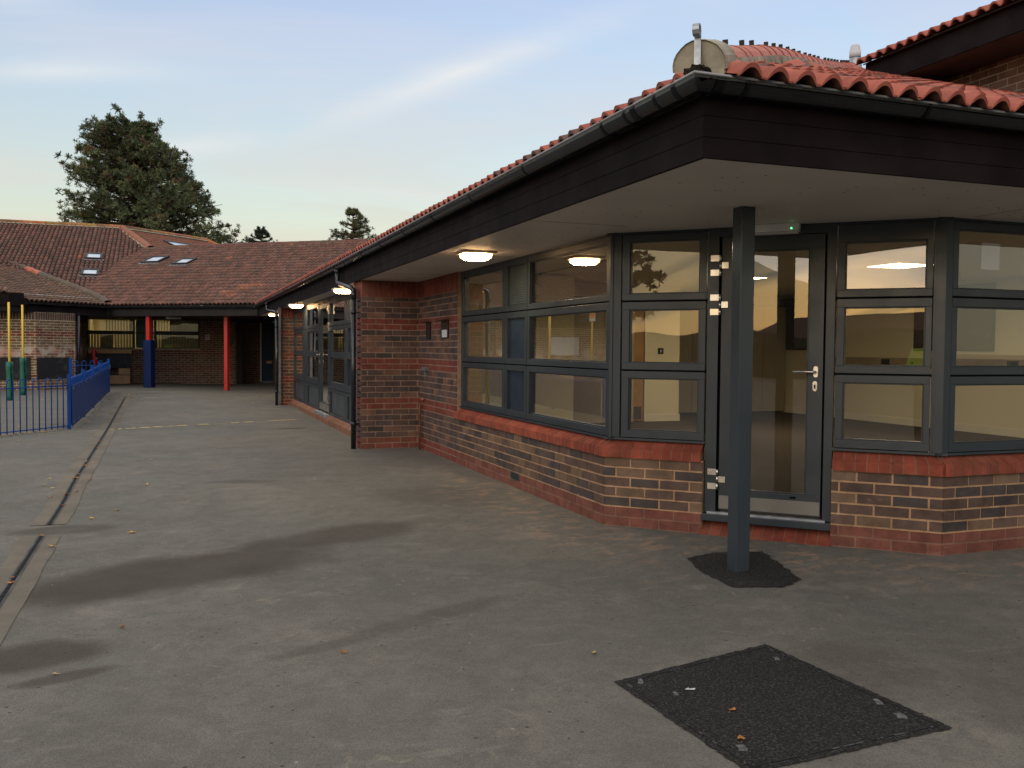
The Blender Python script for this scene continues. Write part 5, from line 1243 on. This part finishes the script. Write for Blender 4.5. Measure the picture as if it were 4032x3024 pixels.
f3_ = thing('bow_top_fence', (-1.7, 26.75, 0.09), 'short blue railing behind the clad fence, crossing towards the black pipe', 'fence', 'blue playground fencing')
fr3 = Fr(-1.74, 26.75, -1, .05, .05, 1); us3 = [(.06+.2*k, .16+.2*k) for k in range(4)]
fence_bars(fr3, us3, lambda u: .09, .93, .8, f3_)
mb = MB(); fr3.box(mb, 0, .84, -.012, .012, .80, .815); fr3.box(mb, 0, .84, -.012, .012, .14, .155); mb.build('rail', 'blue_paint', f3_)
fpost(fr3.P(.84, 0, 0), .90, f3_, .07)

# ================================================================== fallen leaves
def leaf_mesh(rnd, r):
    mb = MB(); n = 9; pts = []
    for k in range(n):
        a = 2*pi*k/n; rr = r*(1.0 if k % 2 else .55)*rnd.uniform(.75, 1.1); pts.append((cos(a)*rr, sin(a)*rr*.75, rnd.uniform(.001, .014)*(r/.03)))
    for k in range(n): mb.face([(0, 0, .004), pts[k], pts[(k+1) % n]])
    mb.tube([(0, 0, .004), (r*1.2, r*.2, .003)], .0012, 4)
    return mb
rl = random.Random(11); kinds = []
for i, m_ in enumerate(('leaf_yellow', 'leaf_brown', 'leaf_pale')):
    for q in range(2): kinds.append((leaf_mesh(rl, .034), m_))
base_leaf = []
spots = [(-0.46, 8.34, 0), (-0.63, 8.04, 0), (-0.3, 7.33, 0), (-0.8, 6.98, 0), (-0.4, 11.41, 2), (-0.26, 11.45, 2), (-1.18, 9.77, 2), (-1.06, 9.18, 1), (-0.87, 11.33, 2), (-1.09, 9.61, 2), (-0.82, 10.45, 1), (-0.79, 9.97, 1), (-1.18, 10.15, 2), (-0.86, 9.33, 1), (-0.26, 9.42, 2), (1.12, 25.64, 0), (-0.84, 23.66, 0), (0.64, 27.55, 0), (-1.69, 16.01, 0), (-0.77, 13.02, 1), (-2.05, 14.26, 2), (0.56, 16.58, 2), (0.72, 4.14, 1), (2.02, 2.98, 1), (1.9, 2.74, 1), (1.8, 3.76, 2), (-0.25, 4.88, 1), (-0.48, 4.26, 2)]
for k in range(26): spots.append((-1.50+rl.gauss(.06, .05), rl.uniform(16.3, 26.5), rl.choice((0, 0, 1, 2))))
for k in range(30): a = rl.uniform(.1, 2.6); q = fr1.P(a, rl.gauss(0, .08), 0); spots.append((q.x, q.y, rl.choice((0, 1, 2, 2))))
for k in range(26): spots.append((rl.gauss(-1.05, .22), rl.uniform(22.5, 25.5), rl.choice((0, 2, 1))))
for k in range(26): spots.append((rl.uniform(-5, -2), rl.uniform(16.5, 24), rl.choice((0, 2, 2))))
for k in range(14): spots.append((rl.uniform(-.5, 2.0), rl.uniform(21, 28), rl.choice((0, 2))))
for k in range(16): y = rl.uniform(4.2, 14); spots.append((chan_x(y)+rl.uniform(-.012, .012), y, 1))
protos = {}
LAB = ('yellow autumn leaf lying on the grey playground asphalt', 'brown curled autumn leaf lying on the grey playground asphalt', 'pale dry autumn leaf lying on the grey playground asphalt')
GRP = ('fallen yellow leaves', 'fallen brown leaves', 'fallen pale leaves')
for i, (x, y, kd) in enumerate(spots):
    key = (kd, i % 2)
    if key not in protos:
        o = kinds[kd*2+i % 2][0].build('fallen_leaf', kinds[kd*2][1]); tag(o, LAB[kd], 'leaf', GRP[kd]); protos[key] = o
    else: o = protos[key].copy(); COL.objects.link(o)
    s_ = rl.uniform(.7, 1.05)*(.75 if y < 5 else 1.0 if y < 12 else 1.15); o.location = (x, y, ground_z(x, y)+.005+(.004 if abs(x-chan_x(y)) < .14 else 0)); o.rotation_euler = (0, 0, rl.uniform(0, 6.28)); o.scale = (s_, s_, s_)
o = kinds[0][0].build('fallen_leaf', 'leaf_yellow'); 
bpy.data.objects.remove(o)

# ================================================================== trees
def needle_tree(name, base, H, extent, label, n_cl, size, pal, seed, z0, trunk_r=.28, cone=False, needles=26, lean=(0, 0), mat='leafcol', bw=1.0, arms=()):
    """extent(z) -> (left, right, front) reach of the crown from the trunk axis"""
    rnd = random.Random(seed); bx_, by_ = base
    root = thing(name, (bx_, by_, 0), label, 'tree')
    mb = MB(); mb.tube([(bx_, by_, 0), (bx_+lean[0]*.3, by_, H*.3), (bx_+lean[0]*.7, by_, H*.65), (bx_+lean[0], by_, H*.97)], [trunk_r, trunk_r*.8, trunk_r*.5, .04], 10)
    lim = MB(); cr = MB(); side = Vector((cos(.35), -sin(.35), 0)); fwd_ = Vector((sin(.35), cos(.35), 0))
    ph = rnd.uniform(0, 9)
    br = []
    nb = max(10, n_cl//(6 if cone else 11))
    for k in range(nb):
        f = rnd.random()**.9; z = z0+(H-z0)*f; a = rnd.uniform(0, 2*pi); l_, r_, d_ = extent(z)
        R_ = (r_ if cos(a) > 0 else l_)*abs(cos(a))+d_*abs(sin(a)); R_ *= rnd.uniform(.78, 1.04)
        c0 = Vector((bx_+lean[0]*z/H, by_+lean[1]*z/H, z-R_*.15)); tip = c0+side*cos(a)*R_+fwd_*sin(a)*R_+Vector((0, 0, R_*.15+rnd.uniform(0, .3)*size*2))
        mid = (c0+tip)/2+Vector((0, 0, -.04*R_)); lim.tube([c0, mid, tip], [.05+.02*R_*trunk_r/.28*.6, .035, .012], 5, cap=False); br.append((c0, mid, tip, R_))
    for (dx, dz, z_) in arms:
        c0 = Vector((bx_+lean[0]*.6, by_, z_-.5)); tip = c0+side*dx+Vector((0, 0, .5+dz)); br.append((c0, (c0+tip)/2+Vector((0, 0, -.1)), tip, .8)); lim.tube([c0, (c0+tip)/2+Vector((0, 0, -.1)), tip], [.09, .05, .02], 5, cap=False)
    nb = len(br)
    tone = lambda p: .62+.5*(noise.noise(Vector((p.x*.55, p.y*.55, p.z*.75+ph)))+.5)
    for k in range(n_cl):
        c0, mid, tip, R_ = br[k % nb]; f = rnd.uniform(.35, 1.0) if k % 3 else rnd.uniform(.75, 1.02)
        p = c0.lerp(mid, f*2) if f < .5 else mid.lerp(tip, f*2-1)
        p = p+Vector((rnd.gauss(0, 1), rnd.gauss(0, 1), rnd.gauss(.1, .8)))*(.10+.10*R_)*size*2.0*(1.15-f*.55)
        t_ = tone(p)*rnd.uniform(.8, 1.2); base_c = pal(rnd); c_ = tuple(v*t_ for v in base_c); rr = size*rnd.uniform(.65, 1.15)
        upb = (Vector((rnd.gauss(0, .35), rnd.gauss(0, .35), 1))).normalized()
        for q in range(needles):
            d_ = Vector((rnd.gauss(0, 1), rnd.gauss(0, 1), rnd.gauss(0, 1))).normalized(); d_ = (d_+upb*.55).normalized(); w_ = d_.cross(Vector((rnd.gauss(0, 1), rnd.gauss(0, 1), rnd.gauss(0, 1)))).normalized()*rr*rnd.uniform(.05, .11)*bw
            o_ = p+d_*rr*rnd.uniform(0, .25); e_ = p+d_*rr*rnd.uniform(.6, 1.0); cc = tuple(v*rnd.uniform(.8, 1.2) for v in c_)
            cr.face([o_-w_*.6, o_+w_*.6, e_+w_, e_-w_*.5], 0, cc)
    mb.build('trunk', 'bark', root); lim.build('limbs', 'bark', root); cr.build('crown', mat, root)
    return root
def interp(tb):
    def f(z):
        tb_ = sorted(tb)
        if z <= tb_[0][0]: r = tb_[0]
        elif z >= tb_[-1][0]: r = tb_[-1]
        else:
            for a, b_ in zip(tb_, tb_[1:]):
                if z <= b_[0]: k = (z-a[0])/(b_[0]-a[0]); r = (0, a[1]+(b_[1]-a[1])*k, a[2]+(b_[2]-a[2])*k); break
        l_, r_ = r[1], r[2]; return (max(.1, l_), max(.1, r_), max(.2, (abs(l_)+abs(r_))/2))
    return f
D1 = 55; a1 = radians(-1.0)
ax1 = (sin(a1)*D1, cos(a1)*D1)
pinepal = lambda r: (.098, .125, .062) if r.random() < .66 else ((.15, .17, .08) if r.random() < .7 else ((.20, .10, .035) if r.random() < .08 else (.13, .098, .055)))
needle_tree('pine_tree', ax1, 13.5, interp([(3, 3.8, 4.2), (6.5, 3.8, 4.2), (7.4, 3.6, 4.3), (8.2, 3.3, 3.9), (9.0, 3.1, 3.5), (9.8, 2.8, 3.1), (10.6, 3.0, 2.5), (11.4, 2.6, 2.1), (12.1, 2.5, 1.6), (12.8, 2.4, .5), (13.4, 2.0, -.7)]),
    'large spreading dark green pine rising behind the left tiled roof', 6200, .27, pinepal, 61, 3.5, .32, lean=(-.9, 0), needles=30, arms=((-3.2, .2, 13.1), (-3.5, .1, 12.9), (-3.4, .5, 11.6), (-3.9, .1, 11.0), (-3.7, .3, 11.3), (-3.6, .1, 8.3), (-3.8, -.1, 8.7), (2.2, .6, 11.4), (3.0, .4, 9.8), (3.8, .5, 8.4), (4.5, .3, 7.0), (-1.6, .9, 13.6), (-.2, .9, 13.2), (.9, .8, 12.9), (-2.7, .6, 10.3), (4.1, .9, 7.9), (3.2, .9, 9.3), (-3.3, .7, 9.9)))
def side_branches():
    pass
a2 = radians(4.95); D2 = 60
needle_tree('conifer_tree', (sin(a2)*D2, cos(a2)*D2), 8.7, interp([(6.5, 1.9, 1.9), (7.8, 1.0, 1.0), (8.7, .15, .15)]), 'small dark pointed conifer top above the roof ridge, just right of the big pine', 700, .18, lambda r: (.050, .070, .042), 62, 6.3, .1, needles=20, cone=True)
a3 = radians(10.4); D3 = 60
needle_tree('conifer_tree', (sin(a3)*D3, cos(a3)*D3), 10.2, interp([(6.5, 2.0, 1.7), (8.75, 1.25, 1.2), (10.2, .15, .15)]), 'lighter green pointed conifer top poking out beside the long gutter', 900, .20, lambda r: (.085, .105, .045) if r.random() < .7 else (.13, .11, .05), 63, 5.6, .12, needles=18, cone=True)
# things across the playground, behind the camera, that the window panes mirror
needle_tree('broadleaf_tree', (-29.0, -8.8), 7.0, interp([(1.8, 1.2, 1.2), (3.2, 2.3, 2.3), (5.2, 2.2, 2.2), (7, .6, .6)]), 'leafy brown green tree mirrored in the pane left of the door', 900, .34, lambda r: (.07, .065, .025), 64, 1.8, .18, needles=22, bw=2)
op_ = thing('distant_house', (-35, -30, 0), 'long low tiled house across the playground, mirrored in the windows', 'house')
mb = MB(); mb.b(-60, -28, -44, -38, 0, 2.3); mb.build('wall', 'render_wall', op_)
mb = MB(); mb.face([(-60.5, -37.5, 2.2), (-27.5, -37.5, 2.2), (-30, -41, 4.2), (-58, -41, 4.2)]); mb.face([(-60.5, -44.5, 2.2), (-27.5, -44.5, 2.2), (-30, -41, 4.2), (-58, -41, 4.2)][::-1]); mb.face([(-27.5, -37.5, 2.2), (-27.5, -44.5, 2.2), (-30, -41, 4.2)]); mb.build('roof', 'roof_far', op_)
mb = MB()
for x in (-55, -49, -43, -37, -32): mb.b(x, x+1.6, -37.98, -37.95, 1.0, 2.0)
mb.build('window', 'skylight_glass', op_)
rh = random.Random(9)
mb = MB(); hg = []
for i in range(90):
    a = i/89; hx, hy = -46+a*50, -12-a*30; H_ = 2.3+.9*noise.noise(Vector((a*14, 0, 0))); hg.append([Vector((hx+ox*.8+.35*noise.noise(Vector((i*.7, q, 1))), hy+ox*1.1, H_*f)) for q, (ox, f) in enumerate(((1.0, 0), (1.1, .35), (.95, .75), (.4, 1.0), (-.6, .95), (-1, 0)))])
for a, b_ in zip(hg, hg[1:]):
    for q in range(5): k_ = rh.uniform(.8, 1.2); mb.face([a[q], b_[q], b_[q+1], a[q+1]], 0, (.045*k_, .040*k_, .028*k_), True)
tag(mb.build('hedge', 'leafcol'), 'rough green hedge along the far side of the playground, mirrored in the glass', 'hedge')

# ================================================================== the photographer (mirrored in the panes)
pr_ = thing('person', (-.35, -.25, -.06), 'person in a long yellow hi-vis jacket and dark trousers holding up a phone', 'person')
yaw = Matrix.Rotation(-.55, 3, 'Z')
def W3(x, y, z): v = yaw @ Vector((x, y, 0)); return Vector((-.36+v.x, -.30+v.y, z-.06))
def skin_body(name, joints, edges, radii, mat, parent, sub=2):
    me = bpy.data.meshes.new(name); me.from_pydata([tuple(j) for j in joints], edges, []); me.materials.append(M[mat])
    o = bpy.data.objects.new(name, me); COL.objects.link(o); o.parent = parent; o.matrix_parent_inverse = Matrix.Translation(-parent.location)
    o.modifiers.new('skin', 'SKIN'); me.skin_vertices[0].data
    for i, r in enumerate(radii): me.skin_vertices[0].data[i].radius = r if isinstance(r, tuple) else (r, r)
    me.skin_vertices[0].data[0].use_root = True
    ss_ = o.modifiers.new('sub', 'SUBSURF'); ss_.levels = sub; ss_.render_levels = sub
    return o
ph_l, ph_r = Vector((-.075, -.060, 1.325)), Vector((.070, -.030, 1.325))
J = [W3(0, 0, .92), W3(0, .0, 1.12), W3(0, -.01, 1.32), W3(0, .0, 1.44), W3(0, .03, 1.52), W3(0, .045, 1.60), W3(0, .045, 1.69),
     W3(-.17, 0, 1.38), W3(-.24, .05, 1.12), ph_l+Vector((-.03, -.05, -.07)), W3(.17, 0, 1.38), W3(.24, .06, 1.13), ph_r+Vector((.02, -.06, -.07)),
     W3(-.10, 0, .85), W3(-.11, .02, .48), W3(-.11, -.02, .08), W3(-.12, .14, .03), W3(.10, 0, .85), W3(.11, .02, .48), W3(.11, -.02, .08), W3(.12, .14, .03)]
skin_body('body', J, [(0, 1), (1, 2), (2, 3), (3, 4), (4, 5), (5, 6), (2, 7), (7, 8), (8, 9), (2, 10), (10, 11), (11, 12), (0, 13), (13, 14), (14, 15), (15, 16), (0, 17), (17, 18), (18, 19), (19, 20)],
    [.15, .14, .15, .06, .055, .085, .07, .07, .05, .032, .07, .05, .032, .09, .065, .045, .035, .09, .065, .045, .035], 'skin', pr_)
skin_body('hi_vis_jacket', [W3(0, 0, .70), W3(0, 0, .95), W3(0, 0, 1.15), W3(0, -.01, 1.34), W3(0, 0, 1.43), W3(-.18, 0, 1.37), W3(-.25, .05, 1.12), ph_l+Vector((-.05, -.08, -.10)), W3(.18, 0, 1.37), W3(.25, .06, 1.13), ph_r+Vector((.05, -.09, -.10))],
    [(0, 1), (1, 2), (2, 3), (3, 4), (3, 5), (5, 6), (6, 7), (3, 8), (8, 9), (9, 10)], [(.21, .17), (.20, .16), (.19, .15), (.19, .14), .09, .095, .075, .05, .095, .075, .05], 'hivis', pr_)
skin_body('trousers', [W3(0, 0, .90), W3(-.10, 0, .84), W3(-.11, .02, .48), W3(-.11, -.01, .09), W3(.10, 0, .84), W3(.11, .02, .48), W3(.11, -.01, .09)], [(0, 1), (1, 2), (2, 3), (0, 4), (4, 5), (5, 6)], [.14, .11, .085, .075, .11, .085, .075], 'trousers', pr_)
skin_body('hair', [W3(0, .01, 1.66), W3(0, .0, 1.73), W3(0, .03, 1.76)], [(0, 1), (1, 2)], [.085, .09, .06], 'hair', pr_)
for s_, q in ((-1, ph_l), (1, ph_r)):
    for k in range(4):
        b0_ = q+Vector((s_*.012, -.025, -.035+k*.017)); skin_body('finger', [b0_+Vector((s_*.012, -.03, 0)), b0_+Vector((s_*.014, .0, 0)), b0_+Vector((-s_*.004, .014, 0)), b0_+Vector((-s_*.022, .016-.001*k, 0))], [(0, 1), (1, 2), (2, 3)], [.0095, .009, .008, .007], 'skin', pr_, 1)
    skin_body('thumb', [q+Vector((s_*.01, -.05, -.04)), q+Vector((-s_*.01, -.035, -.02)), q+Vector((-s_*.03, -.026, 0))], [(0, 1), (1, 2)], [.012, .010, .008], 'skin', pr_, 1)
mb = MB(); mb.box((-.075, -.052, 1.30), (.150, .0, 0), (0, .008, 0), (0, 0, .075)); ph_ = mb.build('phone', 'phone', None, .003)
ph_.name = 'mobile_phone'; tag(ph_, 'slim black phone held up in both hands by the photographer', 'phone')
